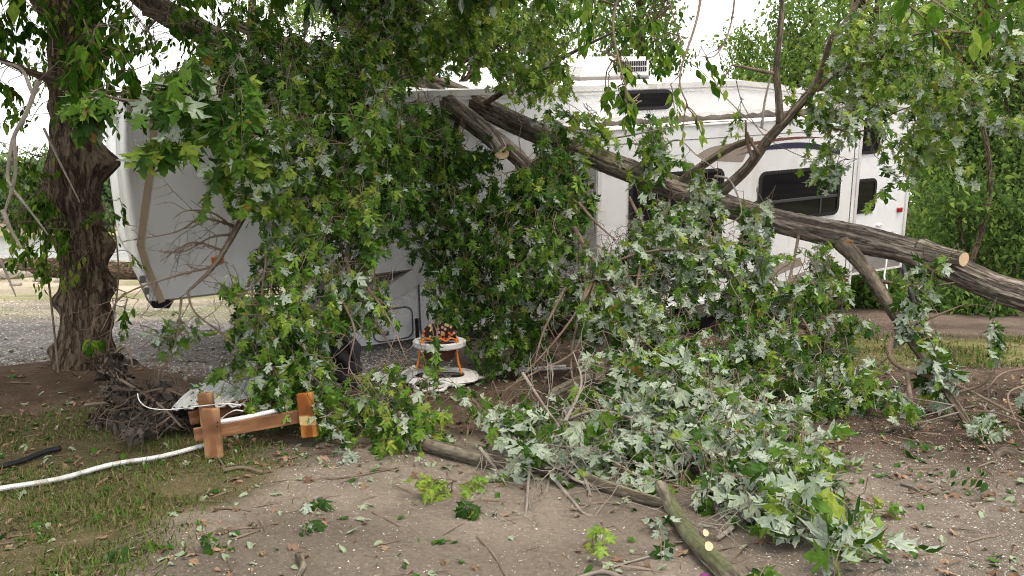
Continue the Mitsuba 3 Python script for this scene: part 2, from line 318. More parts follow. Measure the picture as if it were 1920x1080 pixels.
gx, gy = axis(-6.5, 6.5, 300, -420, 420, 46), axis(3.6, 15.0, 290, -40, 620, 54)
GX, GY = np.meshgrid(gx, gy); n1 = len(gx)
gi, gj = np.meshgrid(np.arange(len(gy) - 1), np.arange(n1 - 1), indexing='ij')
gq = np.stack([gi * n1 + gj, gi * n1 + gj + 1, (gi + 1) * n1 + gj + 1, (gi + 1) * n1 + gj], -1).reshape(-1, 4)
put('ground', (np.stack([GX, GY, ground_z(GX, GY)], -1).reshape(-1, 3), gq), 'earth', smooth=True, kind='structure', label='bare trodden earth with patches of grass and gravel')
put('river', (np.array([[-420, 32, -1.9], [420, 32, -1.9], [420, 118, -1.9], [-420, 118, -1.9]]), np.array([[0, 1, 2, 3]])), 'river_water', smooth=False, kind='structure', label='pale river beyond the bank at the left')


# ------------------------------------------------------------------ leaves
def outline(right):
    right = np.array(right, float); left = right[-2:0:-1] * [-1, 1]
    return np.vstack([right, left])


MAPLE = [(0, 0), (0.14, 0.0), (0.43, 0.06), (0.31, 0.15), (0.155, 0.245), (0.34, 0.35), (0.38, 0.45), (0.60, 0.62), (0.42, 0.61), (0.36, 0.67), (0.25, 0.55), (0.125, 0.45), (0.16, 0.60), (0.27, 0.70), (0.15, 0.76), (0.11, 0.85), (0, 1.0)]
OVATE = [(0, 0), (0.13, 0.10), (0.22, 0.26), (0.25, 0.42), (0.21, 0.60), (0.15, 0.72), (0.12, 0.80), (0, 1.0)]
DIAMOND = [(0, 0), (0.30, 0.42), (0, 1.0)]


def leaf_template(right, fold, droop, wave=0.0, rag=0.0, seed=0):
    o = outline(right)
    if rag: o = o + np.random.default_rng(seed).normal(0, rag, o.shape)
    poly = Polygon(o)
    v2, f = trimesh.creation.triangulate_polygon(poly, engine='earcut')
    v2 = np.asarray(v2); f = np.asarray(f)
    a, b, c = v2[f[:, 0]], v2[f[:, 1]], v2[f[:, 2]]
    cr = (b[:, 0] - a[:, 0]) * (c[:, 1] - a[:, 1]) - (b[:, 1] - a[:, 1]) * (c[:, 0] - a[:, 0])
    f[cr < 0] = f[cr < 0][:, ::-1]
    z = fold * np.abs(v2[:, 0]) - droop * v2[:, 1] ** 2 - 0.55 * np.maximum(0, np.abs(v2[:, 0]) - .22) * (len(right) > 10) + wave * np.sin(v2[:, 0] * 9 + v2[:, 1] * 7)
    return np.column_stack([v2, z]), f


MAPLES = [leaf_template(MAPLE, a, b, w, 0.012, i) for i, (a, b, w) in enumerate([(0.25, 0.25, 0.05), (0.08, 0.5, 0.07), (-0.2, 0.3, 0.06), (0.45, 0.1, 0.05), (0.15, 0.65, 0.06), (0.7, 0.4, 0.05), (-0.4, 0.5, 0.06)])]
OVATES = [leaf_template(OVATE, a, b) for a, b in [(0.3, 0.15), (0.15, 0.3), (0.45, 0.2)]]
HEXES = [leaf_template([(0, 0), (0.22, 0.24), (0.24, 0.5), (0, 1.0)], a, .2) for a in (0.35, -0.2, 0.1)]
DIAMONDS = [leaf_template(DIAMOND, a, 0.1) for a in (0.3, -0.2)]


class Leaves:
    def __init__(s): s.p, s.a, s.n, s.s, s.k = [], [], [], [], []
    def add(s, p, a, n, size, kind):
        m = len(p); s.p.append(p); s.a.append(a); s.n.append(n); s.s.append(np.broadcast_to(size, (m,))); s.k.append(np.broadcast_to(kind, (m,)))
    def arrays(s): return np.vstack(s.p), np.vstack(s.a), np.vstack(s.n), np.concatenate(s.s), np.concatenate(s.k)


def leaf_mesh(arr, templates, idx=None, seed=0, ids=None):
    p, a, n, s, k = arr
    if idx is None: idx = np.arange(len(p))
    y = nrm(a[idx]); z = n[idx]; z = nrm(z - y * np.sum(z * y, 1, keepdims=True)); x = np.cross(y, z)
    ti = np.random.default_rng(seed).integers(0, len(templates), len(p))[idx]
    V, Fs, U, o = [], [], [], 0
    for t, (tv, tf) in enumerate(templates):
        w = np.nonzero(ti == t)[0]
        if not len(w): continue
        h = (idx[w][:, None] * np.array([0.6180339, 0.7548776])) % 1.0
        q = tv[None] * s[idx][w][:, None, None] * np.stack([.78 + .34 * h[:, 0], np.ones(len(w)), -.5 + 2.6 * h[:, 1]], 1)[:, None]
        V.append((p[idx][w][:, None] + q[..., :1] * x[w][:, None] + q[..., 1:2] * y[w][:, None] + q[..., 2:3] * z[w][:, None]).reshape(-1, 3))
        Fs.append((tf[None] + (np.arange(len(w)) * len(tv))[:, None, None]).reshape(-1, 3) + o); o += len(w) * len(tv)
        lu = np.clip(tv[:, 0] * 0.72 + 0.5, 0.02, 0.98); lv = np.clip(tv[:, 1], 0.02, 0.98)
        U.append(np.stack([(idx[w] % 4001)[:, None] + lu[None], k[idx][w][:, None] + lv[None]], -1).reshape(-1, 2))
    return np.vstack(V), np.vstack(Fs), np.vstack(U)


def project(p):
    q = p - C; d = q @ FW
    return CX + F * (q @ RT) / d, CY + F * (q @ DN) / d, d


def put_leaves(lv, parent, bsdf, templates, singles=0, seed=0, name='foliage', **k):
    """The leaves of one thing: those that show largest as parts of their own, the rest as one part."""
    arr = lv.arrays(); p, a, n, s, kd = arr
    pick = np.zeros(0, int)
    if singles:
        x, y, d = project(p + a * s[:, None] * 0.5)
        view = nrm(p - C); area = s * s * (0.25 + np.abs(np.sum(nrm(n) * view, 1))) / d ** 2
        ok = (x > 5) & (x < 1915) & (y > 5) & (y < 1075)
        cell = (x // 14).astype(int) * 1000 + (y // 14).astype(int)
        order = np.lexsort((d, cell)); first = np.zeros(len(p), bool)
        c2 = cell[order]; first[order[np.concatenate([[True], c2[1:] != c2[:-1]])]] = True
        cand = np.nonzero(ok & first)[0]
        pick = cand[np.argsort(-area[cand])][:singles]
        for i in pick:
            v, f, u = leaf_mesh(arr, templates, np.array([i]), seed)
            put('leaf', (v, f), bsdf, parent, smooth=False, uv=u)
    rest = np.setdiff1d(np.arange(len(p)), pick)
    v, f, u = leaf_mesh(arr, templates, rest, seed)
    return put(name, (v, f), bsdf, parent, smooth=False, uv=u, kind='stuff', **k)


DENS = 0.5


class Branchwork:
    """Sprays of paired leaves on thin twigs, joined back to a skeleton of limbs."""
    def __init__(s, seed): s.r = np.random.default_rng(seed); s.lv = Leaves(); s.bases = []; s.tw = []; s.skel = []; s.pet = []; s.bare = False
    def limb(s, P, R):                                              # remember limb points to hang twigs on
        s.skel.append(np.asarray(spline(np.asarray(P, float), 0.12)))
    def spray(s, base, d, L, n, size, tones, silver, droop=0.35, face=(0, -0.55, 0.75), spread=0.55):
        r = s.r; d = nrm(d); k = 6
        P = [np.array(base, float)]
        for i in range(k):
            d = nrm(d + np.array([0, 0, -droop]) / k * 1.6 + r.normal(0, 0.10, 3)); P.append(P[-1] + d * L / k)
        P = np.array(P); 
        if not s.bare: s.bases.append((P[0], P[2])); s.tw.append((P, L))
        m = n; t = np.linspace(0.22, 1.0, m); ii = np.minimum((t * k).astype(int), k - 1); fr = (t * k - ii)[:, None]
        q = P[ii] * (1 - fr) + P[ii + 1] * fr; dd = nrm(P[ii + 1] - P[ii])
        side = nrm(np.cross(dd, [0.02, 0.05, 1.0]) + r.normal(0, 0.35, (m, 3))) * np.where(np.arange(m) % 2, 1, -1)[:, None]
        side[-1] *= 0.1
        ax = nrm(dd * 0.75 + side * 0.75 + np.array([0, 0, -0.8]) + r.normal(0, 0.22, (m, 3)))
        sz = size * (0.48 + 0.72 * r.random(m)) * (1 - 0.25 * t)
        pet = q + ax * sz[:, None] * 0.28
        nn = nrm(np.array(face) + r.normal(0, spread, (m, 3)))
        fl = r.random(m) < silver
        nn[fl] *= -1
        kd = r.choice([0, 1, 2], m, p=tones)
        s.lv.add(pet, ax, nn, sz, kd)
        if not s.bare: s.pet.append(np.stack([q, pet], 1))
    def clump(s, px, py, Y, rx, ry, rY, n, size=0.12, tones=(0.5, 0.42, 0.08), silver=0.12, dirs=(0, -0.15, -0.7), jit=0.55, L=0.5, leaves=11, droop=0.35, zmin=0.03, **k):
        c = at(px, py, Y); sc = Y / F; r = s.r = np.random.default_rng([int(px) + 5000, int(py) + 5000, int(Y * 100)]); n = max(1, int(round(n * DENS)))
        m = max(1, n // 5); U = r.normal(0, 1, (m, 3)); U = U / np.linalg.norm(U, axis=1, keepdims=True) * r.random((m, 1)) ** (1 / 2.4)
        dd0 = nrm(np.array(dirs) + r.normal(0, jit, (m, 3)))
        for i in range(n):
            u = U[i % m]
            b = c + RT * u[0] * rx * sc - DN * u[1] * ry * sc + np.array([0, 1, 0]) * u[2] * rY + r.normal(0, 0.09, 3) * min(1.0, rx * sc * 3)
            d = nrm(dd0[i % m] + r.normal(0, 0.35, 3)); l = L * (0.6 + 0.8 * r.random())
            b = b - d * l * 0.5
            g = float(ground_z(b[0], b[1])) + zmin
            if b[2] < g: b[2] = g + 0.1 * r.random()
            if b[2] + d[2] * l < g: d[2] = max(d[2], (g - b[2]) / l + 0.05); dr_ = 0.0
            else: dr_ = droop
            s.spray(b, d, l, max(5, int(leaves * (0.7 + 0.6 * r.random()))), size, tones, silver, dr_, **k)
    def twigs(s, r0=0.006, maxlen=1.3):
        """Tubes of the sprays and of the twigs that join each spray to the nearest limb or twig."""
        out = []
        for P, L in s.tw:
            out.append(tube(P, np.linspace(0.0032, 0.0014, len(P)), 4, cap=False))
        q = np.concatenate(s.pet); m = len(q); d = nrm(q[:, 1] - q[:, 0]); a = nrm(np.cross(d, [0.3, 0.2, 0.9])); b = np.cross(d, a)
        ring = [a * 0.0011, (-0.5 * a + 0.87 * b) * 0.0011, (-0.5 * a - 0.87 * b) * 0.0011]
        vv = np.stack([q[:, e] + ring[i] for e in (0, 1) for i in range(3)], 1).reshape(-1, 3)
        ff = (np.array([[0, 1, 4], [0, 4, 3], [1, 2, 5], [1, 5, 4], [2, 0, 3], [2, 3, 5]])[None] + np.arange(m)[:, None, None] * 6).reshape(-1, 3)
        out.append((vv, ff, np.zeros((len(vv), 2))))
        nodes = np.vstack(s.skel); base = np.array([b[0] for b in s.bases]); mid = np.array([b[1] for b in s.bases])
        from scipy.spatial import cKDTree
        d0 = cKDTree(nodes).query(base)[0]; order = np.argsort(d0)
        for chunk in np.array_split(order, max(1, len(order) // 40)):
            dist, j = cKDTree(nodes).query(base[chunk]); new = []
            for i, dd, jj in zip(chunk, dist, j):
                a, b = nodes[jj], base[i]
                if dd > maxlen: new.append(base[i][None]); continue
                m1 = a + (b - a) * 0.35 + s.r.normal(0, 0.06 * dd + 0.004, 3); m2 = a + (b - a) * 0.7 + s.r.normal(0, 0.06 * dd + 0.004, 3)
                Q = np.array([a, m1, m2, b])
                rr = min(r0, 0.003 + 0.006 * dd)
                out.append(tube(Q, [rr, rr * 0.85, rr * 0.65, 0.0034], 5, cap=False)); new += [Q[1:], mid[i][None]]
            nodes = np.vstack([nodes] + new)
        return out


def rough_bark(depth, freq=9.0, lump=0.05, seed=0):
    def fn(rr, th, s, p):
        r = np.mean(rr)
        q = np.stack([np.cos(th) * freq * r * 3.2, np.sin(th) * freq * r * 3.2, s * 2.6], -1)
        f = meshkit.fbm(q * 1.7, 4, seed); ridge = 1 - np.abs(2 * f - 1) * 2.2
        l = meshkit.fbm(np.stack([np.cos(th), np.sin(th), s * 1.5], -1) * 1.1, 3, seed + 5) - 0.5
        return rr * (1 + lump * 2 * l) - depth * np.clip(ridge, 0, 1)
    return fn


def disc(c, nvec, r, thick=0.004, seed=0):
    nvec = nrm(nvec); a = nrm(np.cross(nvec, [0.1, 0.2, 1.0])); b = np.cross(nvec, a)
    th = np.arange(28) * 2 * np.pi / 28; g = np.random.default_rng(seed); w = 1 + 0.05 * np.sin(2 * th + g.random() * 6) + 0.03 * np.sin(3 * th + g.random() * 6)
    ring = np.stack([np.cos(th) * w, np.sin(th) * w], 1)
    v = np.vstack([np.asarray(c) + nvec * thick, np.asarray(c) + nvec * thick + (ring[:, :1] * a + ring[:, 1:] * b) * r, np.asarray(c) - nvec * thick + (ring[:, :1] * a + ring[:, 1:] * b) * r])
    i = np.arange(28); j = (i + 1) % 28
    f = np.vstack([np.stack([0 * i, 1 + i, 1 + j], 1), np.stack([1 + i, 29 + i, 29 + j], 1), np.stack([1 + i, 29 + j, 1 + j], 1)])
    return (v, f), np.vstack([[0, 0], ring / w[:, None] * 0.99, ring / w[:, None]])


def put_disc(name, parent, c, n, r, seed=0, label=None):
    m, uv = disc(c, n, r, seed=seed); return put(name, m, 'cut_wood', parent, smooth=False, uv=uv, label=label)


# ------------------------------------------------------------------ the camper trailer: u = along (rear is 0, nose is -11.7), v = up, w = out towards the camera side
e1 = nrm([0.893462, 0.44078557, 0.08621915]); e2 = np.array([-0.01299522, -0.16651481, 0.98595332]); e2 = nrm(e2 - e1 * (e1 @ e2)); e3 = np.cross(e1, e2)
O = at(1686, 501, 14.8)


def rw(P): P = np.asarray(P, float); return O + P[..., :1] * e1 + P[..., 1:2] * e2 + P[..., 2:3] * e3
def rl(px, py, w=0.0): d = ray(px, py); P = C + d * ((w - (C - O) @ e3) / (d @ e3)) - O; return float(P @ e1), float(P @ e2)


rv = thing('camper_trailer', 'long white camper trailer crushed under the fallen tree, nose down and leaning', 'camper trailer')


def rput(name, mesh, bsdf, parent=None, smooth=25, **k):
    if isinstance(mesh, tuple): v, f = mesh
    else: v, f = mesh.vertices, mesh.faces
    return put(name, trimesh.Trimesh(rw(v), f, process=False), bsdf, parent or rv, smooth=smooth, **k)


def slab(poly, w0, w1):
    ms = [trimesh.creation.extrude_polygon(g, w1 - w0, engine='earcut') for g in getattr(poly, 'geoms', [poly])]
    m = trimesh.util.concatenate(ms); m.apply_translation([0, 0, w0]); return m


def rrect(u0, u1, v0, v1, r): return sbox(u0 + r, v0 + r, u1 - r, v1 - r).buffer(r, quad_segs=6)
def rbox(u0, u1, v0, v1, w0, w1, b=0.01):
    m = bevel_box(u1 - u0, v1 - v0, w1 - w0, b); m.apply_translation([(u0 + u1) / 2, (v0 + v1) / 2, (w0 + w1) / 2]); return m


WID = 2.45
side = Polygon([(-11.4, 0.97), (-8.30, 0.97), (-9.2, 0.50), (-9.25, 0.10), (-6.0, 0.06), (-1.9, 0.02), (0.03, 0.02), (0.03, 2.60), (-1.06, 2.73), (-3.01, 3.01), (-3.5, 3.06), (-11.4, 3.06)])
rput('body', slab(side, -WID, 0.0), 'gelcoat')
top = [(-11.4, 3.062), (-3.5, 3.062), (-3.01, 3.014), (-1.06, 2.735), (0.05, 2.605)]
W_ = np.linspace(-WID, 0.0, 13); crown = 0.045 * (1 - ((W_ + WID / 2) / (WID / 2)) ** 2)
v = np.array([[a, b + c, w] for a, b in top for w, c in zip(W_, crown)]); n_ = len(W_)
f = np.array([[i * n_ + j, i * n_ + j + 1, (i + 1) * n_ + j + 1, (i + 1) * n_ + j] for i in range(len(top) - 1) for j in range(n_ - 1)])
rput('roof', (v, f[:, ::-1]), 'roof_rubber', smooth=40)
edge = LineString(top).buffer(0.035, cap_style='flat'); edge = affinity.translate(edge, 0, -0.03)
rput('roof_edge', slab(edge, -0.02, 0.028), 'trim_white')
rput('gutter', slab(affinity.translate(LineString(top[:-1]).buffer(0.012, cap_style='flat'), 0, -0.10), -0.001, 0.02), 'trim_white')
rput('belt_moulding', slab(sbox(-11.3, 2.635, -1.3, 2.665), -0.001, 0.018), 'trim_white')
rput('belt_moulding', slab(sbox(-8.2, 2.555, -1.95, 2.585), -0.001, 0.018), 'trim_white')

# moulded front cap with its tan edge strip and black underside
vs = np.concatenate([np.linspace(0.95, 1.25, 9), np.linspace(1.32, 2.5, 12), np.linspace(2.56, 3.10, 12)])
ang = np.linspace(0, np.pi, 33); rows = []
for vv in vs:
    dep = 0.13 * np.clip((vv - 0.93) / 0.45, 0.02, 1) ** 0.8 * np.clip((3.14 - vv) / 0.75, 0.03, 1) ** 0.5 + 0.012 * math.sin((vv - 1.3) * 1.9)
    back = 0.02 + 0.05 * np.clip((1.35 - vv) / 0.4, 0, 1) ** 2
    cw, sw = np.cos(ang), np.sin(ang)
    uu = -11.40 + back - dep * np.sign(sw) * np.abs(sw) ** 0.55
    ww = -WID / 2 + (WID / 2 + 0.012) * np.sign(cw) * np.abs(cw) ** 0.55
    rib = 0.03 * np.exp(-((ww + 0.42) / 0.07) ** 2) + 0.03 * np.exp(-((ww + WID - 0.42) / 0.07) ** 2)
    rows.append(np.stack([uu - rib, 0 * uu + vv, ww], 1))
v = np.array(rows); nr, nc = v.shape[:2]
f = np.array([[i * nc + j, i * nc + j + 1, (i + 1) * nc + j + 1, (i + 1) * nc + j] for i in range(nr - 1) for j in range(nc - 1)])
fan = [[0, j + 1, j] for j in range(1, nc - 1)] + [[(nr - 1) * nc, (nr - 1) * nc + j, (nr - 1) * nc + j + 1] for j in range(1, nc - 1)]
ff = np.vstack([f[:, [0, 1, 2]], f[:, [0, 2, 3]], np.array(fan)])
cap = rput('front_cap', (v.reshape(-1, 3), ff), 'cap_white', smooth=50)
rput('clearance_slot', rbox(-11.47, -11.41, 1.18, 1.26, 0.005, 0.02), 'grey_panel', cap)
rput('clearance_slot', rbox(-11.44, -11.39, 1.05, 1.13, 0.005, 0.02), 'grey_panel', cap)
strip = LineString([rl(289, 285), rl(279, 340), rl(270, 400), rl(263, 460), rl(275, 500), rl(304, 566)])
strip = LineString(list(LineString([(-11.16, 2.98)] + list(strip.coords)).coords)).buffer(0.036, cap_style='flat', join_style='round')
rput('cap_strip', slab(strip, 0.001, 0.022), 'tan_trim', label='tan strip along the joint of the front cap')
rput('pin_box', slab(Polygon([(-11.42, 0.97), (-11.10, 0.97), (-11.2, 0.83), (-11.36, 0.86)]), -1.7, -0.12), 'black_plastic')
rput('underside_board', slab(sbox(-11.2, 0.945, -8.35, 0.968), -WID + 0.05, -0.02), 'taupe_paint')
rput('corner_trim', slab(Polygon([(-8.42, 0.97), (-8.27, 0.90), (-8.27, 2.46), (-8.42, 2.46)]), 0.001, 0.03), 'trim_white')
rput('corner_trim', slab(Polygon([(-8.42, 0.97), (-8.27, 0.90), (-8.30, 0.80), (-9.18, 0.42), (-9.26, 0.55)]), 0.001, 0.032), 'trim_white', label='slanting white trim at the step of the body')
rput('lower_front', slab(Polygon([(-9.2, 0.48), (-8.36, 0.93), (-8.36, 0.96), (-9.75, 0.96), (-9.62, 0.70), (-9.3, 0.12)]), -WID + 0.3, -0.25), 'grey_panel')

for u0, u1, v0, v1 in ((-8.36, -7.52, 0.10, 0.89), (-8.96, -8.44, 0.11, 0.52), (-7.45, -6.4, 0.10, 0.62)):
    d = rput('storage_door', slab(rrect(u0 + 0.02, u1 - 0.02, v0 + 0.02, v1 - 0.02, 0.09), 0.001, 0.014), 'gelcoat')
    rput('door_seal', slab(rrect(u0, u1, v0, v1, 0.10).difference(rrect(u0 + 0.018, u1 - 0.018, v0 + 0.018, v1 - 0.018, 0.085)), 0.001, 0.010), 'grey_plastic', d)
    rput('latch', rbox(u0 + 0.12, u0 + 0.2, v0 + 0.08, v0 + 0.14, 0.014, 0.035), 'grey_plastic', d)
rput('gas_strut', rbox(-8.43, -8.39, 0.08, 0.36, 0.03, 0.07), 'black_plastic')


def window(u0, u1, v0, v1, r, w, rail=None, mull=None, fr=0.045, parent=None):
    f_ = rput('window', slab(rrect(u0, u1, v0, v1, r).difference(rrect(u0 + fr, u1 - fr, v0 + fr, v1 - fr, max(0.02, r - fr))), w + 0.001, w + 0.024), 'window_frame', parent)
    rput('pane', slab(rrect(u0 + fr - 0.004, u1 - fr + 0.004, v0 + fr - 0.004, v1 - fr + 0.004, max(0.02, r - fr)), w + 0.002, w + 0.009), 'tinted_glass', f_)
    if rail: rput('rail', rbox(u0 + fr, u1 - fr, rail - 0.02, rail + 0.02, w + 0.01, w + 0.022, 0.003), 'rail_grey', f_)
    if mull: rput('rail', rbox(mull - 0.015, mull + 0.015, v0 + fr, rail - 0.02, w + 0.01, w + 0.02, 0.003), 'rail_grey', f_)
    return f_


window(-5.55, -4.65, 2.725, 2.985, 0.125, 0.0)
window(-1.45, -0.70, 0.98, 1.52, 0.10, 0.0)
window(-1.45, -0.72, 1.90, 2.45, 0.10, 0.0)
rput('marker_light', rbox(-0.19, -0.08, 0.925, 1.0, 0.0, 0.035), 'red_lens', label='red marker light near the rear edge')
rput('marker_light', rbox(-10.73, -10.60, 1.30, 1.38, 0.0, 0.035), 'amber_lens', label='amber and red marker light on the nose wall')
rput('hook', rbox(-0.62, -0.50, 0.735, 0.77, 0.0, 0.03), 'trim_white')
rput('hatch', slab(rrect(-0.75, -0.22, 0.30, 0.62, 0.02).difference(rrect(-0.73, -0.24, 0.32, 0.60, 0.015)), 0.001, 0.012), 'steel')
rput('rear_skirt', slab(sbox(-1.5, 0.025, -0.02, 0.40), 0.001, 0.012), 'grey_panel', label='grey panel along the bottom of the rear wall')
rput('skirt_edge', slab(sbox(-1.5, 0.0, 0.03, 0.03), -0.01, 0.022), 'trim_white')
rput('rear_edge', slab(sbox(-0.02, 0.03, 0.035, 2.58), -0.02, 0.02), 'trim_white')

# slide-out room
S = 0.75
so = Polygon([(-6.29, 0.24), (-4.55, 0.24), (-4.20, 0.12), (-4.0, -0.03), (-1.90, -0.03), (-1.90, 2.57), (-6.29, 2.55)])
sl = rput('slide_out', slab(so, 0.02, S), 'gelcoat')
rput('edge_trim', slab(sbox(-6.28, 0.25, -6.22, 2.54), S + 0.001, S + 0.012), 'trim_white', sl)
rput('edge_trim', slab(sbox(-1.95, -0.02, -1.90, 2.56), S + 0.001, S + 0.012), 'trim_white', sl)
rput('edge_trim', slab(sbox(-6.33, 0.20, -4.6, 0.245), S - 0.05, S + 0.03), 'trim_white', sl)
rput('seam', slab(sbox(-2.035, 0.0, -2.02, 2.5), S + 0.001, S + 0.004), 'grey_plastic', sl)
rput('seam', slab(sbox(-6.2, 2.385, -2.05, 2.395), S + 0.001, S + 0.004), 'grey_plastic', sl)
rput('slide_top', slab(sbox(-6.3, 2.56, -1.9, 2.575), 0.02, S + 0.02), 'roof_rubber', sl)
window(-3.75, -2.27, 1.20, 1.90, 0.11, S, 1.475, -2.62, parent=sl)
window(-5.82, -4.35, 0.98, 2.00, 0.11, S, 1.28, parent=sl)


def paint(pl, bsdf, w=S, h=0.004, name='swoosh', parent=None, label=None):
    P = Polygon([rl(a, b, w) for a, b in pl]).buffer(0).buffer(0.02).buffer(-0.02)
    rput(name, slab(P, w + 0.001, w + h), bsdf, parent or sl, label=label)


def arcband(up, low): a = spline(np.array([[*p, 0] for p in up], float), 6)[:, :2]; b = spline(np.array([[*p, 0] for p in low], float), 6)[:, :2]; return [tuple(q) for q in a] + [tuple(q) for q in b[::-1]]


paint(arcband([(1306, 291), (1330, 277), (1370, 269), (1410, 266)], [(1306, 291), (1330, 300), (1365, 303), (1392, 304)]), 'taupe_paint', label='taupe crescent on the slide-out')
paint(arcband([(1410, 266), (1450, 260), (1500, 256), (1540, 257)], [(1385, 284), (1420, 271), (1480, 262), (1540, 258)]), 'rust_paint', label='thin dark red streak on the slide-out')
paint(arcband([(1380, 291), (1425, 277), (1470, 268), (1520, 268), (1575, 280)], [(1380, 292), (1425, 283), (1470, 279), (1520, 279), (1575, 290)]), 'navy_paint', label='dark blue arc on the slide-out')
paint(arcband([(1395, 548), (1425, 515), (1465, 492), (1500, 482)], [(1420, 555), (1445, 525), (1475, 508), (1505, 497)]), 'taupe_paint', label='lower taupe band on the slide-out')
paint(arcband([(1445, 560), (1480, 522), (1525, 505), (1578, 500)], [(1450, 575), (1490, 568), (1530, 562), (1577, 552)]), 'taupe_paint', label='wide taupe field at the foot of the slide-out')
rput('wheel_skirt', slab(Polygon([rl(*p, S) for p in ((1388, 578), (1400, 566), (1412, 590), (1442, 560), (1446, 566), (1442, 578), (1412, 598), (1402, 599))]), S - 0.2, S + 0.02), 'tan_trim')
rput('swoosh', slab(Polygon([(-8.2, 1.74), (-7.5, 1.70), (-7.0, 1.62), (-7.5, 1.66), (-8.2, 1.70)]), 0.001, 0.004), 'navy_paint', label='dark blue streak beside the corner trim')
for k in range(5):
    rput('swoosh', slab(Polygon([(-8.05 + 0.14 * k, 1.60 - 0.035 * k), (-7.2, 1.58 - 0.04 * k), (-6.9, 1.52 - 0.05 * k), (-7.2, 1.555 - 0.04 * k), (-8.02 + 0.14 * k, 1.578 - 0.035 * k)]), 0.001, 0.004), 'navy_paint')
tm = meshkit.text_mesh('KR', 0.27, 0.004, bold=True); tm.apply_translation([-9.60, 1.585, 0.001])
rput('lettering', tm, 'letter_paint', label='dark blue lettering on the side wall', smooth=False)

# ladder on the rear wall
lad = rput('ladder', (lambda m: (m[0], m[1]))(join([tube([(0.05, 2.60, w), (0.10, 2.645, w), (0.15, 2.63, w), (0.17, 2.55, w), (0.16, 1.2, w), (0.15, 0.42, w)], 0.017, 8, 0.06) for w in (-0.10, -0.52)])), 'trim_white', smooth=True)
for k in range(7): rput('rung', tube([(0.158, 0.55 + 0.3 * k, -0.52), (0.158, 0.55 + 0.3 * k, -0.10)], 0.013, 8)[:2], 'trim_white', lad, smooth=True)
for k in range(4): rput('bracket', rbox(0.03, 0.18, 0.5 + 0.53 * k, 0.54 + 0.53 * k, -0.11, -0.07, 0.004), 'black_plastic', lad)

put_tubes('grab_handle', [tube(rw(np.array([(-0.62, 2.70, -0.35), (-0.50, 2.84, -0.35), (-0.30, 2.86, -0.35), (-0.22, 2.80, -0.35), (-0.22, 2.64, -0.35)])), .012, 8, .03)], 'trim_white', rv)
# wet leaf litter caught on the slide-out roof
lit = thing('leaf_debris', 'strip of brown leaf litter lying on top of the slide-out', 'leaf debris')
q_ = np.stack([np.linspace(-5.9, -2.2, 60), np.full(60, 2.60), np.full(60, 0.30)], 1); q_[:, 1] += .01 * np.sin(np.arange(60) * 1.7)
v, f, u = tube(rw(q_), .05, 10, None, lambda rr, th, s, p: rr * (.25 + 1.3 * meshkit.fbm(p * 6, 3))); put('mat', (v, f), 'dead_leaf', lit, smooth=False, uv=u)
# roof air conditioner
ua, ub = rl(1086, 148, -0.75)[0], rl(1214, 148, -0.75)[0]
AD = -0.085
ac = rput('air_conditioner', slab(Polygon([(ua + 0.02, 3.24 + AD), (ua + 0.06, 3.36 + AD), (ua + 0.30, 3.46 + AD), (ua + 0.55, 3.475 + AD), (ub - 0.03, 3.475 + AD), (ub, 3.44 + AD), (ub, 3.24 + AD)]).buffer(0.015), -1.55, -0.75), 'roof_rubber')
rput('base', rbox(ua - 0.02, ub + 0.02, 3.12 + AD, 3.235 + AD, -1.6, -0.72), 'grey_panel', ac)
gl, st = [], []
for r_ in range(2):
    for k in range(14): gl.append(rbox(ub - 0.53 + 0.037 * k, ub - 0.53 + 0.037 * k + 0.018, 3.285 + AD + 0.08 * r_, 3.35 + AD + 0.08 * r_, -0.752, -0.731, 0.002))
rput('louvre', trimesh.util.concatenate(gl), 'black_plastic', ac, smooth=False, kind='stuff')
rput('vent_fin', trimesh.util.concatenate([rbox(ub - 0.45, ub - 0.02, 3.145 + AD + 0.025 * k, 3.152 + AD + 0.025 * k, -0.73, -0.708, 0.002) for k in range(3)]), 'black_plastic', ac, smooth=False, kind='stuff')

for u_ in (-5.2, -4.3):
    zc = rw([u_, 0.0, 0.30]); cz = (0.38 - zc[2]) / 0.986
    ty = tube([(u_, cz, 0.10), (u_, cz, 0.13), (u_, cz, 0.33), (u_, cz, 0.36)], [0.31, 0.38, 0.38, 0.31], 32)
    wh = rput('wheel', ty[:2], 'tyre_rubber', smooth=40)
    rput('rim', tube([(u_, cz, 0.33), (u_, cz, 0.362), (u_, cz, 0.372)], [0.2, 0.2, 0.12], 24)[:2], 'steel', wh, smooth=30)
h = rl(1690, 505, -0.25)
put_tubes('waste_hose', [tube(pts((1682, 492, 15.0), (1692, 500, 14.9), (1698, 520, 14.7), (1706, 545, 14.5), (1716, 575, 14.4)), 0.045, 10, 0.05, disp=lambda rr, th, s, p: rr * (1 + 0.08 * np.sin(s * 160)))], 'black_plastic', rv, label='black waste hose hanging at the rear corner')
put_tubes('water_hose', [tube(pts((1664, 478, 14.55), (1661, 500, 14.4), (1658, 520, 14.3), (1663, 540, 14.2), (1660, 575, 14.0)), 0.013, 6, 0.05)], 'white_plastic', rv, label='thin white water hose hanging below the rear wall')

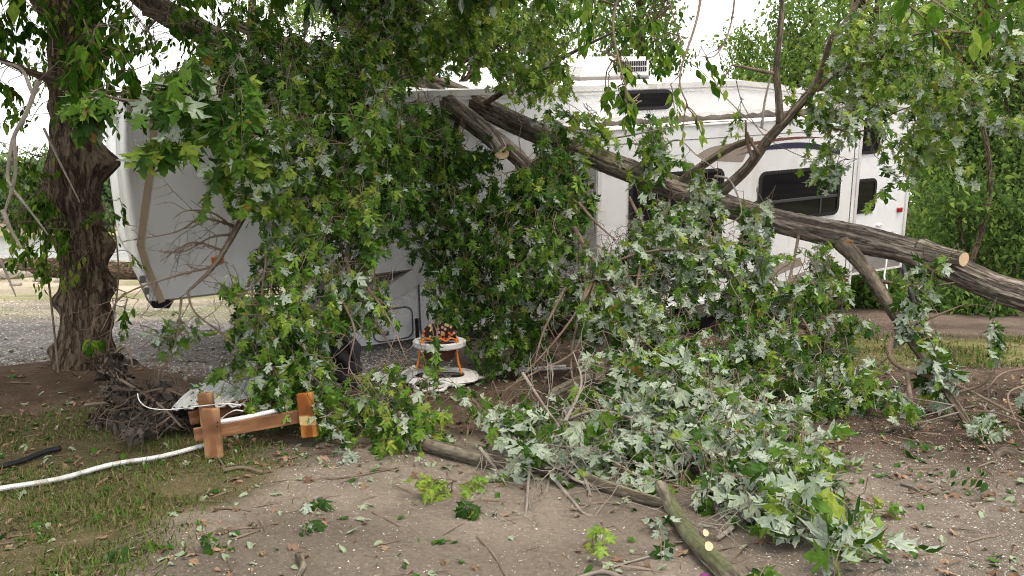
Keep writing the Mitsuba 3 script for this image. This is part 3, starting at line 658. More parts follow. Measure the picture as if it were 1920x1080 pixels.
# ------------------------------------------------------------------ the fallen maple: log from the right edge up on to the trailer roof
fm = thing('fallen_maple', 'big fallen silver maple lying across the trailer, log rising from the right edge', 'fallen tree')
bw = Branchwork(21)
LOG = [(2200, 640, 7.6, .15), (2050, 597, 7.8, .14), (1920, 555, 8.05, .134), (1862, 537, 8.15, .13), (1750, 488, 8.4, .138), (1690, 467, 8.5, .128), (1600, 446, 8.8, .142), (1450, 412, 9.15, .122), (1300, 365, 9.6, .132), (1180, 320, 10.0, .13), (1060, 272, 10.45, .13), (960, 228, 10.8, .13), (870, 184, 11.15, .14), (770, 150, 11.6, .165), (653, 116, 12.0, .14), (540, 85, 12.3, .11), (430, 40, 12.6, .07)]
LP = np.array([[*at(*p[:3]), p[3]] for p in LOG]); lp = np.array([q[:3] for q in LP])
v, f, u = tube(LP[:, :3], LP[:, 3], 84, 0.03, rough_bark(0.010, 12, 0.05, 3))
put('trunk', (v, f), 'bark_log', fm, smooth=True, uv=u)
bw.limb(lp, .2)


def limb(P, R, parent=fm, bsdf='bark_limb', sides=12, step=0.04, depth=0.004, name='limb', b=None, **k):
    P = pts(*P); R = np.linspace(R[0], R[-1], len(P)) if len(R) == 2 else np.array(R)
    v, f, u = tube(P, R, sides, step, rough_bark(depth, 12, 0.06, len(scene)))
    kk = put(name, (v, f), bsdf, parent, smooth=True, uv=u, **k)
    (b or bw).limb(P, R); return kk, P


def twig(P, r0, r1=None, parent=fm, bsdf='twig_bark', b=None, name='branch'):
    P = pts(*P); v, f, u = tube(P, np.linspace(r0, r1 or r0 * 0.45, len(P)), 7, 0.05, lambda rr, th, s, p: rr * (0.9 + 0.25 * meshkit.noise(p * 14)))
    (b or bw).limb(P, r0); return put(name, (v, f), bsdf, parent, smooth=True, uv=u)


def sidetwigs(P, n, parent, bsdf='twig_bark', lo=.12, hi=.5, seed=0):
    Q = spline(pts(*P), .06); g = np.random.default_rng(len(scene) + seed); out = []
    for _ in range(n):
        i = g.integers(0, len(Q) - 1); t = nrm(Q[i + 1] - Q[i]); d = nrm(t * .7 + g.normal(0, .6, 3)); l = lo + (hi - lo) * g.random() ** 1.5; R = [Q[i]]
        for k in range(6): d = nrm(d + g.normal(0, .22, 3) + [0, 0, -.04]); R.append(R[-1] + d * l / 6)
        out.append(tube(R, np.linspace(.0042, .0016, 7), 5, cap=False))
        for _ in range(2):
            j = g.integers(2, 6); d2 = nrm(d + g.normal(0, .8, 3)); S_ = [R[j]]
            for k in range(3): d2 = nrm(d2 + g.normal(0, .2, 3)); S_.append(S_[-1] + d2 * l * .13)
            out.append(tube(S_, [.0022, .0018, .0015, .0012], 4, cap=False))
    put_tubes('bare_twig', out, bsdf, parent, kind='stuff')


# the fork with the sawn end and its broken continuation
limb([(755, 140, 11.6), (815, 176, 11.1), (880, 225, 10.5), (925, 262, 9.95), (940, 284, 9.8)], [.13, .13, .118, .1, .088], bsdf='bark_log', sides=48, step=.025, depth=.010)
e = at(940, 284, 9.8); put_disc('cut_face', fm, e + nrm([0.05, -1, -0.25]) * 0.012, [0.05, -1, -0.22], .084, 1, 'pale round sawn end of the fork')
limb([(905, 240, 10.2), (960, 285, 10.05), (1010, 335, 9.9), (1045, 380, 9.75), (1072, 418, 9.65)], [.085, .095, .088, .075, .05], bsdf='bark_log', sides=36, step=.025, depth=.008)
limb([(1055, 395, 9.65), (1078, 425, 9.5), (1085, 470, 9.3), (1070, 530, 9.0)], [.018, .006])
# sawn stub, knot and torn scar near the right
a, b_ = at(1726, 470, 8.42), at(1806, 486, 8.08)
v, f, u = tube([a, (a + b_) / 2, b_], [.125, .088, .068], 40, .02, rough_bark(.008, 9, .05, 9)); put('stub', (v, f), 'bark_log', fm, smooth=True, uv=u)
put_disc('cut_face', fm, b_ + nrm(b_ - a) * .004, b_ - a + np.array([0, -0.1, 0]), .068, 2, 'pale sawn end of the stub')
m = trimesh.creation.icosphere(3, .05); m.vertices *= (1 + .35 * (meshkit.fbm(m.vertices * 28, 3) - .5))[:, None]; m.apply_translation(at(1759, 483, 8.26)); put('knot', m, 'bark_limb', fm, smooth=True, uv=m.vertices[:, :2] * 3)
m = trimesh.creation.icosphere(3, .042); m.vertices *= np.array([1.2, .5, .7]); m.vertices *= (1 + .9 * (meshkit.fbm(m.vertices * 45, 3) - .5))[:, None]; m.apply_translation(at(1592, 455, 8.66)); put('torn_scar', m, 'split_wood', fm, smooth=20)
# limb propping the log at the right
limb([(1578, 455, 8.75), (1615, 495, 8.55), (1650, 545, 8.3), (1685, 600, 8.05), (1722, 655, 7.8), (1765, 720, 7.45), (1812, 790, 6.95), (1830, 828, 6.7)], [.085, .072, .066, .058, .05, .042, .032, .02], sides=24, step=.03, depth=.006)
twig([(1690, 610, 8.0), (1672, 640, 7.9), (1668, 668, 7.75), (1690, 690, 7.6), (1740, 705, 7.45), (1800, 725, 7.2), (1860, 755, 6.9), (1925, 790, 6.6)], .03, .008)
twig([(1652, 527, 8.35), (1690, 533, 8.3), (1740, 536, 8.2), (1790, 530, 8.1)], .02, .007)
twig([(1700, 615, 8.0), (1760, 590, 7.8), (1810, 570, 7.7)], .014, .004)
twig([(1800, 735, 7.1), (1850, 715, 7.0), (1885, 650, 6.9)], .012, .004)
twig([(1700, 700, 7.5), (1710, 760, 7.2), (1718, 800, 7.0)], .02, .01)
twig([(1640, 690, 7.8), (1670, 665, 7.75), (1700, 640, 7.9)], .012, .006)
# upright limbs above the log
limb([(1330, 378, 9.5), (1395, 322, 9.2), (1440, 262, 9.05), (1482, 215, 8.95), (1525, 165, 8.9), (1545, 120, 8.85), (1560, 70, 8.8), (1598, 25, 8.75), (1625, -40, 8.7)], [.06, .056, .052, .048, .042, .034, .028, .022, .016], sides=20, step=.03, depth=.004)
limb([(1462, 232, 8.98), (1460, 180, 9.0), (1455, 125, 9.0), (1463, 60, 9.0), (1468, -30, 9.0)], [.042, .038, .034, .03, .024], sides=16, depth=.004)
twig([(1545, 125, 8.85), (1572, 95, 8.8), (1590, 50, 8.8), (1600, -10, 8.8)], .02, .012)
twig([(1455, 138, 9), (1425, 133, 9), (1395, 126, 9), (1372, 122, 9)], .022, .008)
twig([(1530, 170, 8.9), (1580, 130, 8.8), (1640, 115, 8.7), (1700, 70, 8.5), (1760, 60, 8.3), (1830, 62, 8.2)], .026, .008)
twig([(1590, 125, 8.8), (1625, 85, 8.75), (1645, 55, 8.7)], .012, .005)
twig([(1700, 75, 8.5), (1780, 85, 8.3), (1850, 92, 8.1)], .010, .004)
limb([(1265, 350, 9.7), (1300, 322, 9.5), (1340, 295, 9.3), (1380, 272, 9.2), (1412, 262, 9.15)], [.05, .034])
twig([(1412, 300, 9.1), (1400, 262, 9.1), (1398, 225, 9.1)], .022, .01)
twig([(1424, 290, 9.05), (1408, 265, 9.05), (1401, 248, 9.05)], .02, .01)
twig([(1428, 240, 9.0), (1434, 190, 9.0), (1448, 130, 9.0)], .014, .008, bsdf='twig_grey')
twig([(1060, 278, 10.2), (1120, 265, 9.9), (1200, 250, 9.6), (1290, 233, 9.4), (1400, 225, 9.3)], .013, .004, bsdf='twig_grey')
twig([(1180, 320, 9.8), (1230, 285, 9.5), (1270, 262, 9.3), (1305, 290, 9.2), (1345, 320, 9.2)], .012, .004, bsdf='twig_grey')
twig([(1372, 122, 9), (1350, 165, 9), (1368, 190, 9), (1410, 230, 9), (1470, 260, 9)], .006, .003)
twig([(1380, 150, 9), (1395, 200, 9), (1440, 260, 9), (1520, 300, 8.9), (1505, 285, 8.9)], .005, .003)
twig([(1500, 215, 8.9), (1560, 240, 8.8), (1620, 245, 8.7), (1680, 210, 8.6), (1740, 190, 8.5)], .012, .004)
twig([(1520, 200, 8.9), (1600, 215, 8.7), (1660, 260, 8.6), (1700, 300, 8.5)], .009, .003)
twig([(1340, 330, 9.3), (1370, 340, 9.2), (1390, 400, 9.1), (1355, 425, 9.1)], .012, .005, bsdf='twig_grey')
# limbs that hang under the log
twig([(1072, 418, 9.6), (1095, 460, 9.1), (1122, 500, 8.8)], .03, .02)
limb([(1120, 498, 8.8), (1132, 560, 8.5), (1132, 640, 8.1), (1122, 720, 7.6)], [.035, .055, .055, .05], sides=18, depth=.006)
for P in ([(1122, 505, 8.7), (1090, 570, 8.3), (1040, 640, 7.9), (970, 715, 7.5)], [(1122, 505, 8.7), (1100, 590, 8.2), (1075, 660, 7.9), (1000, 700, 7.6), (940, 735, 7.3)], [(1124, 503, 8.7), (1155, 560, 8.3), (1180, 610, 8.1), (1230, 660, 7.8)],
          [(1126, 503, 8.7), (1200, 475, 8.6), (1280, 470, 8.6), (1350, 510, 8.5)], [(1060, 540, 8.8), (1020, 620, 8.4), (1000, 690, 7.9)], [(1100, 540, 8.5), (1075, 640, 8.1), (1072, 700, 7.7), (1090, 760, 7.2)], [(1085, 380, 9.4), (1120, 420, 9.1), (1155, 450, 8.9)],
          [(1180, 370, 9.3), (1220, 450, 8.9), (1260, 540, 8.6), (1300, 600, 8.3)], [(1200, 500, 8.5), (1190, 570, 8.3), (1195, 650, 8.0)], [(1300, 420, 9.2), (1290, 520, 8.7), (1270, 600, 8.3)], [(1410, 430, 9.1), (1440, 510, 8.7), (1500, 590, 8.3), (1540, 660, 7.9)], [(1500, 430, 9.0), (1480, 520, 8.6), (1440, 620, 8.2)]):
    twig(P, .016, .006); sidetwigs(P, 6, fm)
limb([(1030, 742, 7.75), (1090, 712, 7.9), (1170, 682, 8.0), (1240, 665, 8.1)], [.05, .05, .045, .03], bsdf='bark_moss')
# left side: hanging limbs
limb([(700, 125, 11.6), (640, 170, 10.2), (560, 215, 9.0), (500, 320, 8.0), (445, 425, 7.5), (400, 500, 7.3), (350, 548, 7.2)], [.06, .055, .048, .038, .03, .022, .012], sides=14)
limb([(620, 120, 11.8), (560, 140, 10.0), (545, 250, 8.2), (553, 350, 7.7), (548, 440, 7.4), (500, 520, 7.2)], [.05, .045, .036, .026, .018, .008])
limb([(790, 170, 11.2), (760, 260, 9.4), (700, 380, 8.0), (650, 480, 7.6), (690, 580, 7.3), (760, 690, 6.9)], [.05, .042, .03, .022, .015, .006])
limb([(860, 200, 11.0), (850, 330, 10.2), (880, 450, 10.0), (900, 560, 9.7)], [.04, .03, .02, .01])
limb([(800, 150, 11.4), (860, 60, 10.2), (930, -20, 9.8)], [.06, .03])
limb([(900, 200, 11.0), (980, 150, 10.2), (1080, 95, 9.9), (1150, 60, 9.7)], [.04, .012])
limb([(700, 130, 11.8), (650, 60, 10.0), (600, -30, 9.0)], [.05, .03])
limb([(480, 160, 10.6), (420, 160, 8.6), (340, 175, 6.4), (250, 190, 5.6), (170, 170, 5.3)], [.05, .04, .022, .014, .008])
limb([(500, 168, 9.6), (430, 166, 9.7), (350, 160, 9.9), (280, 172, 10.0)], [.055, .05, .045, .03], name='dead_limb')
limb([(520, 195, 9.3), (450, 192, 9.4), (370, 188, 9.6), (130, 168, 9.9)], [.055, .05, .03, .015], name='dead_limb')
for P in ([(640, 560, 7.1), (665, 620, 7.0), (655, 690, 6.9), (690, 720, 6.8)], [(690, 540, 7.3), (730, 600, 7.1), (765, 680, 6.8)], [(445, 425, 7.5), (380, 410, 7.4), (330, 435, 7.4), (250, 450, 7.3)], [(420, 470, 7.4), (360, 455, 7.3), (300, 490, 7.3)], [(400, 500, 7.3), (320, 520, 7.2), (230, 555, 7.1), (190, 620, 7.0)],
          [(352, 548, 7.2), (365, 585, 7.1), (420, 630, 7.0), (470, 680, 6.9)], [(340, 560, 7.2), (330, 640, 7.0), (310, 690, 6.9)], [(500, 480, 7.2), (490, 560, 7.0), (480, 650, 6.8)], [(545, 380, 7.6), (520, 440, 7.3), (515, 500, 7.2)], [(440, 430, 7.5), (400, 400, 7.4), (350, 395, 7.4), (325, 410, 7.4)], [(430, 440, 7.5), (395, 445, 7.4), (350, 470, 7.3), (310, 475, 7.3)]):
    twig(P, .011, .003); sidetwigs(P, 9, fm)

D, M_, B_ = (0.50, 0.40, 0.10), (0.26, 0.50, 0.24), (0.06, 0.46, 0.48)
for c in [
    (430, 150, 8.0, 95, 55, .7, 75, .12, D, .15), (320, 195, 5.6, 140, 22, .35, 30, .150, D, .2, .28), (205, 185, 5.3, 40, 25, .3, 9, .145, D, .1, .25), (300, 275, 5.6, 40, 18, .2, 9, .150, M_, .1, .22), (425, 245, 6.2, 60, 45, .4, 22, .14, D, .15, .32), (560, 150, 8.4, 115, 95, .8, 210, .115, D, .10), (670, 110, 8.8, 105, 95, .9, 185, .115, M_, .10),
    (530, 285, 7.4, 95, 115, .6, 145, .125, M_, .12), (660, 280, 7.8, 105, 115, .7, 150, .125, M_, .08), (408, 350, 7.4, 26, 70, .25, 16, .10, M_, .05), (545, 440, 7.3, 65, 80, .4, 105, .11, M_, .08), (670, 430, 7.6, 60, 65, .4, 65, .11, M_, .06), (740, 320, 8.2, 70, 120, .5, 95, .11, D, .05),
    (640, 540, 7.3, 45, 70, .35, 60, .11, M_, .1), (520, 590, 7.0, 60, 80, .35, 110, .11, M_, .12), (570, 655, 6.9, 72, 75, .45, 130, .11, M_, .1), (445, 555, 7.2, 45, 55, .3, 26, .11, M_, .1), (680, 735, 6.75, 65, 45, .35, 60, .11, M_, .12), (705, 580, 7.2, 26, 50, .3, 11, .11, M_, .08), (745, 755, 6.6, 60, 35, .25, 36, .11, B_, .08), (820, 690, 6.9, 30, 55, .2, 8, .10, M_, .2), (400, 680, 7.0, 50, 20, .3, 8, .11, M_, .2), (305, 590, 7.1, 60, 45, .3, 14, .10, M_, .2),
    (820, 315, 10.1, 75, 85, .40, 230, .115, D, .03), (865, 430, 9.9, 75, 95, .35, 200, .115, D, .03), (900, 545, 9.7, 85, 75, .35, 170, .115, D, .03), (960, 630, 9.2, 75, 45, .4, 85, .11, D, .05), (740, 240, 10.2, 55, 60, .4, 80, .115, D, .05), (820, 590, 9.3, 35, 50, .2, 14, .11, D, .05),
    (600, 250, 9.0, 110, 120, .5, 120, .12, (.8, .2, 0), .02), (690, 330, 9.2, 80, 130, .5, 130, .12, (.8, .2, 0), .02), (560, 420, 8.4, 60, 90, .4, 60, .12, (.8, .2, 0), .02), (545, 640, 7.6, 60, 60, .3, 50, .12, (.8, .2, 0), .03), (690, 180, 9.6, 80, 60, .5, 80, .12, (.8, .2, 0), .02),
    (800, 235, 10.5, 50, 40, .3, 70, .115, D, .03), (880, 300, 10.2, 28, 30, .25, 30, .115, D, .03), (1700, 35, 8.6, 110, 40, .5, 46, .095, B_, .2), (1860, 70, 8.2, 50, 50, .4, 24, .095, B_, .3), (1265, 500, 8.9, 90, 60, .35, 50, .11, M_, .55), (1390, 500, 8.9, 70, 50, .35, 45, .11, M_, .5), (1650, 600, 8.0, 30, 20, .2, 4, .11, M_, .3),
    (1010, 330, 9.9, 50, 70, .35, 100, .115, D, .03), (940, 470, 9.8, 55, 80, .4, 90, .115, D, .03), (880, 350, 10.0, 50, 90, .3, 90, .115, D, .03), (950, 480, 9.6, 60, 90, .4, 90, .115, D, .03), (1060, 330, 9.7, 45, 60, .35, 50, .115, D, .05),
    (1040, 370, 9.8, 50, 90, .4, 90, .11, M_, .08), (1000, 500, 9.2, 65, 100, .45, 165, .115, D, .06), (1090, 560, 8.8, 50, 80, .4, 50, .11, M_, .2),
    (850, 55, 9.9, 160, 60, 1.0, 165, .115, B_, .05), (1000, 130, 10.0, 95, 62, .6, 105, .11, B_, .04), (1085, 220, 9.9, 42, 32, .3, 18, .11, M_, .1), (690, 35, 9.0, 165, 45, .9, 100, .115, M_, .1), (940, 30, 10.2, 150, 40, .9, 90, .11, B_, .05), (500, 70, 9.0, 115, 60, .8, 130, .115, M_, .1),
    (1175, 292, 9.7, 60, 30, .3, 18, .11, M_, .15), (1120, 222, 9.9, 40, 25, .3, 16, .11, B_, .05), (1235, 245, 9.6, 75, 18, .25, 16, .11, M_, .15), (1215, 300, 9.5, 30, 22, .2, 7, .11, M_, .15),
    (1150, 470, 8.8, 85, 55, .5, 90, .115, M_, .65), (1250, 430, 9.0, 75, 55, .4, 55, .11, M_, .5), (1190, 580, 8.3, 130, 80, .6, 140, .11, M_, .5), (1320, 500, 8.7, 100, 80, .5, 100, .11, M_, .5), (1345, 360, 9.2, 45, 40, .25, 26, .105, M_, .5), (1430, 400, 9.0, 45, 40, .25, 20, .105, M_, .55), (1290, 650, 8.1, 110, 45, .5, 70, .11, M_, .5),
    (1475, 520, 8.6, 95, 60, .4, 80, .105, M_, .3), (1500, 625, 8.3, 100, 65, .5, 90, .105, M_, .25), (1400, 650, 8.0, 110, 55, .4, 90, .11, D, .4), (1520, 715, 7.5, 115, 42, .4, 65, .11, M_, .2), (1630, 690, 7.5, 55, 50, .3, 26, .11, M_, .2), (1560, 490, 8.6, 40, 25, .25, 12, .105, B_, .1),
    (1715, 590, 7.7, 50, 38, .3, 10, .13, D, .6), (1780, 680, 7.3, 60, 45, .35, 13, .12, D, .5), (1735, 525, 8.0, 40, 28, .25, 9, .11, M_, .4), (1840, 600, 7.6, 40, 40, .3, 6, .11, D, .5), (1880, 740, 6.9, 40, 40, .3, 5, .11, D, .6), (1730, 660, 7.4, 45, 30, .3, 8, .11, M_, .5),
    (1555, 235, 8.9, 65, 60, .45, 32, .095, B_, .3), (1660, 215, 8.6, 85, 60, .5, 46, .095, B_, .35), (1610, 100, 8.8, 115, 70, .6, 80, .095, B_, .2), (1740, 130, 8.3, 100, 75, .5, 74, .095, B_, .25), (1770, 250, 8.2, 75, 70, .4, 32, .095, B_, .3), (1860, 120, 8.0, 60, 60, .4, 22, .11, B_, .4), (1570, 330, 8.8, 35, 45, .2, 12, .11, M_, .5), (1640, 350, 8.4, 20, 16, .1, 2, .11, B_, .0), (1680, 330, 8.4, 20, 16, .1, 2, .11, M_, .5), (1850, 190, 8.0, 50, 50, .4, 12, .11, B_, .5), (1500, 180, 8.9, 25, 20, .1, 5, .10, B_, .1), (1385, 225, 9.0, 40, 30, .1, 4, .07, B_, .1), (1270, 200, 9.2, 12, 22, .1, 2, .07, B_, .1),
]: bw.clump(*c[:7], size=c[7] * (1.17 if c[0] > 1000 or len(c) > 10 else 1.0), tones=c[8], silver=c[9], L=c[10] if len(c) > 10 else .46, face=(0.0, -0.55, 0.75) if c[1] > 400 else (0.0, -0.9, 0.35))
over = Leaves(); own = bw.lv; bw.lv = over; bw.bare = True         # unseen crown leaves added above the trailer roof to shade its wall
for c in [(600, -120, 8.5, 200, 85, 1.5, 190), (850, -120, 9.0, 190, 85, 1.5, 220), (1030, -130, 9.6, 150, 75, 1.5, 160), (760, -280, 8.0, 260, 100, 2.0, 220), (980, -260, 7.5, 220, 90, 1.5, 190)]: bw.clump(*c, size=.22, tones=D, silver=.05, face=(0, -.3, .9))
bw.lv = own; bw.bare = False
put_leaves(over, fm, 'maple_leaf', HEXES, 0, 2, name='unseen_shade_foliage')
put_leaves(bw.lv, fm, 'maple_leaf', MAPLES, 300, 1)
put_tubes('twig', bw.twigs(), 'twig_bark', fm, kind='stuff')

# ------------------------------------------------------------------ sawn branches on the ground, leaves turned silver side up
def ground_branch(key, P, R, seed, clumps, extra, singles, bsdf='bark_moss', sides=36):
    b = Branchwork(seed); Q = np.array([[*gr(px, py), 0] for px, py in P])[:, :3]; Q[:, 2] = ground_z(Q[:, 0], Q[:, 1]) + np.array(R) * 0.85 + np.array([p[2] if len(p) > 2 else 0 for p in extra['lift']]) if 'lift' in extra else ground_z(Q[:, 0], Q[:, 1]) + np.array(R) * .85
    v, f, u = tube(Q, R, sides, .02, rough_bark(.004, 14, .07, seed)); put('stem', (v, f), bsdf, key, smooth=True, uv=u); b.limb(Q, R)
    for T_ in extra.get('twigs', []): twig(T_, .013, .004, key, 'twig_grey', b); sidetwigs(T_, 10, key, 'twig_grey', .15, .6)
    for c in clumps: b.clump(*c[:6], int(c[6] * .95), size=c[7] * 1.16, tones=c[8], silver=c[9], dirs=c[10] if len(c) > 10 else (0.3, -0.35, 0.1), jit=.6, face=(0.0, -0.42, 0.85), droop=.3, L=.46, spread=.45)
    put_leaves(b.lv, key, 'maple_leaf', MAPLES, singles, seed)
    put_tubes('twig', b.twigs(maxlen=1.0), 'twig_bark', key, kind='stuff'); return Q


cb = thing('sawn_branch', 'long mossy sawn branch on the ground with a heap of silver leaves', 'branch')
ground_branch(cb, [(748, 814), (800, 832), (870, 850), (930, 864), (1000, 872), (1065, 882), (1130, 906), (1195, 928), (1248, 946)], [.052, .057, .057, .055, .052, .048, .042, .036, .026], 31, [
    (1150, 730, 7.0, 70, 40, .4, 52, .12, M_, .6), (1250, 720, 6.8, 110, 50, .45, 105, .12, M_, .65), (1010, 800, 6.4, 65, 34, .3, 30, .12, M_, .6), (1150, 815, 6.1, 95, 45, .35, 66, .12, M_, .65), (1300, 790, 6.1, 120, 55, .4, 110, .12, M_, .72), (1420, 775, 6.3, 100, 30, .35, 48, .12, M_, .8), (1510, 770, 6.4, 40, 16, .2, 10, .12, M_, .8),
    (1045, 885, 5.75, 60, 32, .2, 22, .12, M_, .85), (1390, 870, 5.6, 100, 45, .35, 52, .12, M_, .55), (1250, 890, 5.6, 70, 35, .25, 30, .12, D, .6), (890, 740, 6.8, 30, 30, .15, 7, .12, M_, .5), (940, 790, 6.4, 35, 30, .2, 14, .12, M_, .6), (770, 800, 6.8, 40, 20, .15, 14, .11, B_, .1), (1500, 855, 5.9, 50, 22, .2, 14, .11, B_, .35), (1330, 940, 5.3, 60, 30, .2, 16, .12, D, .5), (1195, 912, 5.5, 50, 14, .1, 10, .12, M_, .6)],
    {'twigs': [[(1045, 795, 6.4), (1055, 850, 6.0), (1030, 900, 5.7), (1020, 960, 5.2), (1015, 1010, 4.8)], [(1045, 870, 5.9), (1080, 900, 5.6), (1150, 920, 5.5), (1230, 935, 5.3)], [(1040, 900, 5.7), (1075, 940, 5.3), (1100, 965, 5.1), (1170, 985, 5.0)], [(1305, 800, 5.9), (1320, 850, 5.7), (1335, 900, 5.4), (1360, 945, 5.2), (1410, 985, 5.0)],
               [(1320, 870, 5.6), (1400, 930, 5.2), (1480, 960, 5.0)], [(900, 840, 6.0), (930, 880, 5.8), (950, 910, 5.6)], [(1060, 800, 6.3), (1000, 860, 5.9), (985, 965, 5.1), (960, 1000, 4.85)], [(1055, 790, 6.3), (1120, 770, 6.2), (1200, 790, 6.0), (1290, 840, 5.7)], [(1052, 840, 6.1), (1130, 855, 5.8), (1210, 900, 5.5), (1270, 900, 5.4)], [(1050, 820, 6.2), (1090, 880, 5.7), (1110, 950, 5.3), (1100, 1010, 4.9)], [(980, 700, 7.0), (1020, 760, 6.6), (1050, 800, 6.3)], [(1060, 790, 6.2), (1090, 720, 6.6), (1075, 660, 6.9)]]}, 300)
cb2 = thing('sawn_branch', 'thick mossy sawn branch at the bottom edge with two pale pruned stubs', 'branch')
Q = ground_branch(cb2, [(1238, 915), (1262, 960), (1300, 1010), (1345, 1065), (1400, 1120)], [.040, .044, .048, .052, .056], 32, [
    (1470, 925, 5.15, 95, 34, .25, 44, .11, M_, .5), (1560, 965, 4.95, 55, 18, .12, 13, .10, (.2, .5, .3), .3), (1430, 1000, 4.6, 70, 38, .2, 22, .13, M_, .6), (1520, 1040, 4.4, 60, 25, .15, 12, .13, M_, .55), (1420, 1060, 4.15, 50, 18, .1, 6, .115, M_, .1), (1650, 985, 4.75, 30, 14, .08, 4, .11, B_, .1), (1560, 1075, 4.15, 50, 12, .1, 6, .12, M_, .7)],
    {'twigs': [[(1330, 905, 5.3), (1345, 960, 5.0), (1400, 990, 4.8), (1440, 1000, 4.6)], [(1345, 1010, 4.6), (1420, 960, 4.9), (1500, 940, 5.0), (1570, 965, 4.85)], [(1310, 985, 4.7), (1345, 990, 4.6)]]}, 120)
for px, py, rr, dx in ((1320, 1003, .017, .03), (1326, 1028, .022, .0)):
    c = gr(px, py, .13); put_disc('pruned_stub', cb2, c + np.array([0, -.03, .02]), [0.1 + dx * 4, -.75, .6], rr, 5)

rb = thing('broken_branch', 'bare broken branch tangle lying at the right edge', 'branch')
b3 = Branchwork(41)
limb([(1975, 850, 6.4), (1920, 858, 6.2), (1885, 848, 6.2), (1868, 862, 6.15), (1893, 880, 6.05), (1896, 910, 5.75), (1912, 935, 5.5)], [.05, .046, .042, .04, .036, .034, .028], rb, 'bark_limb', b=b3)
for P in ([(1890, 905, 5.8), (1850, 900, 5.8), (1790, 880, 5.95)], [(1868, 862, 6.1), (1820, 800, 6.6), (1790, 760, 6.9)], [(1930, 720, 6.9), (1890, 740, 6.8), (1910, 800, 6.5), (1930, 830, 6.3)], [(1935, 800, 6.5), (1870, 775, 6.6), (1820, 770, 6.7)], [(1930, 690, 7.2), (1880, 700, 7.1), (1850, 730, 6.9)], [(1893, 885, 6.0), (1915, 870, 6.0), (1940, 840, 6.1)]): twig(P, .009, .004, rb, 'twig_bark', b3)
for c in [(1840, 840, 6.4, 40, 20, .2, 5, .11, D, .7), (1890, 800, 6.6, 35, 30, .3, 5, .11, D, .7), (1745, 770, 6.8, 40, 30, .25, 9, .11, M_, .4)]: b3.clump(*c[:7], size=c[7], tones=c[8], silver=c[9], dirs=(0, -.2, .1))
put_leaves(b3.lv, rb, 'maple_leaf', MAPLES, 60, 3); put_tubes('twig', b3.twigs(maxlen=.8), 'twig_grey', rb, kind='stuff')

# ------------------------------------------------------------------ standing tree at the left
lt = thing('old_tree', 'standing old tree at the left with a burled brown trunk', 'tree')
def burls(rr, th, s, p):
    out = rough_bark(.012, 16, .04, 7)(rr, th, s, p)
    rg = np.random.default_rng(5)
    for a, h, r_, w, ws in BUR: out = out + r_ * np.exp(-((np.angle(np.exp(1j * (th - a))) / w) ** 2) - ((p[..., 2] - h) / ws) ** 2)
    n_ = meshkit.fbm(p * 9, 3, 4) - .5
    return out + .05 * n_ * np.clip((p[..., 2] - 1.2) / .6, .15, 1)
TR = pts((156, 725, 8.85), (154, 690, 8.85), (157, 620, 8.85), (156, 520, 8.85), (148, 420, 8.85), (145, 340, 8.85), (143, 260, 8.9), (139, 170, 8.95), (138, 90, 9.0), (142, 0, 9.05), (150, -200, 9.2)); TRr = [.36, .27, .222, .208, .212, .225, .23, .23, .235, .235, .23]
# burls: angle is measured in the tube's own frame; the first ones stand at the right-hand and left-hand outline
t0 = nrm(TR[1] - TR[0]); a0 = nrm(np.cross(t0, [1.0, 0, 0] if abs(t0[2]) > .9 else [0, 0, 1.0])); b0 = np.cross(t0, a0)
def ang_of(d): return math.atan2(np.dot(b0, d), np.dot(a0, d))
RIG, LEF, FRO = ang_of(RT), ang_of(-RT), ang_of([0, -1, 0])
BUR = [(RIG, 2.13, .20, .42, .13), (RIG + .2, 1.33, .12, .4, .14), (RIG, .95, .13, .5, .12), (RIG - .2, .62, .09, .6, .16), (LEF, 1.95, .11, .6, .2), (LEF + .3, .80, .09, .5, .09), (LEF, 1.35, .05, .5, .08), (LEF, .30, .10, .5, .1), (FRO, 2.1, .06, .9, .16), (FRO + .3, 1.75, .05, .8, .10), (RIG, .2, .12, .6, .2), (FRO - .4, .15, .07, .5, .2)]
v, f, u = tube(TR, TRr, 96, .022, burls); put('trunk', (v, f), 'bark_old', lt, smooth=True, uv=u)
bl = Branchwork(51); bl.limb(TR, .3)
limb([(140, 60, 9.0), (95, 20, 9.0), (60, -40, 9.0), (30, -120, 9.0)], [.15, .12, .11, .10], lt, 'bark_old', b=bl, sides=32, depth=.008)
limb([(150, -120, 9.1), (220, -60, 9.4), (290, 10, 9.7), (370, 55, 9.9), (433, 92, 10.1), (490, 146, 10.3), (520, 190, 10.4)], [.2, .16, .14, .135, .13, .13, .10], lt, 'bark_log', b=bl, sides=48, depth=.010, label='big limb bending down towards the trailer roof')
limb([(270, 20, 9.5), (330, 40, 9.5), (390, 70, 9.6), (430, 100, 9.7)], [.05, .06, .055, .04], lt, 'bark_limb', b=bl)
limb([(130, 160, 8.75), (70, 140, 8.5), (20, 120, 8.3), (-40, 90, 8.1)], [.05, .012], lt, 'bark_limb', b=bl)
for P in ([(72, 152, 6.4), (48, 215, 6.35), (25, 260, 6.3), (14, 330, 6.25), (22, 350, 6.2)], [(25, 260, 6.3), (28, 330, 6.3), (5, 410, 6.3)], [(5, 395, 6.25), (20, 430, 6.2), (40, 465, 6.2)], [(72, 152, 6.4), (60, 170, 6.6), (40, 130, 7.0), (0, 115, 7.5)]): twig(P, .017, .009, lt, 'twig_grey', bl)
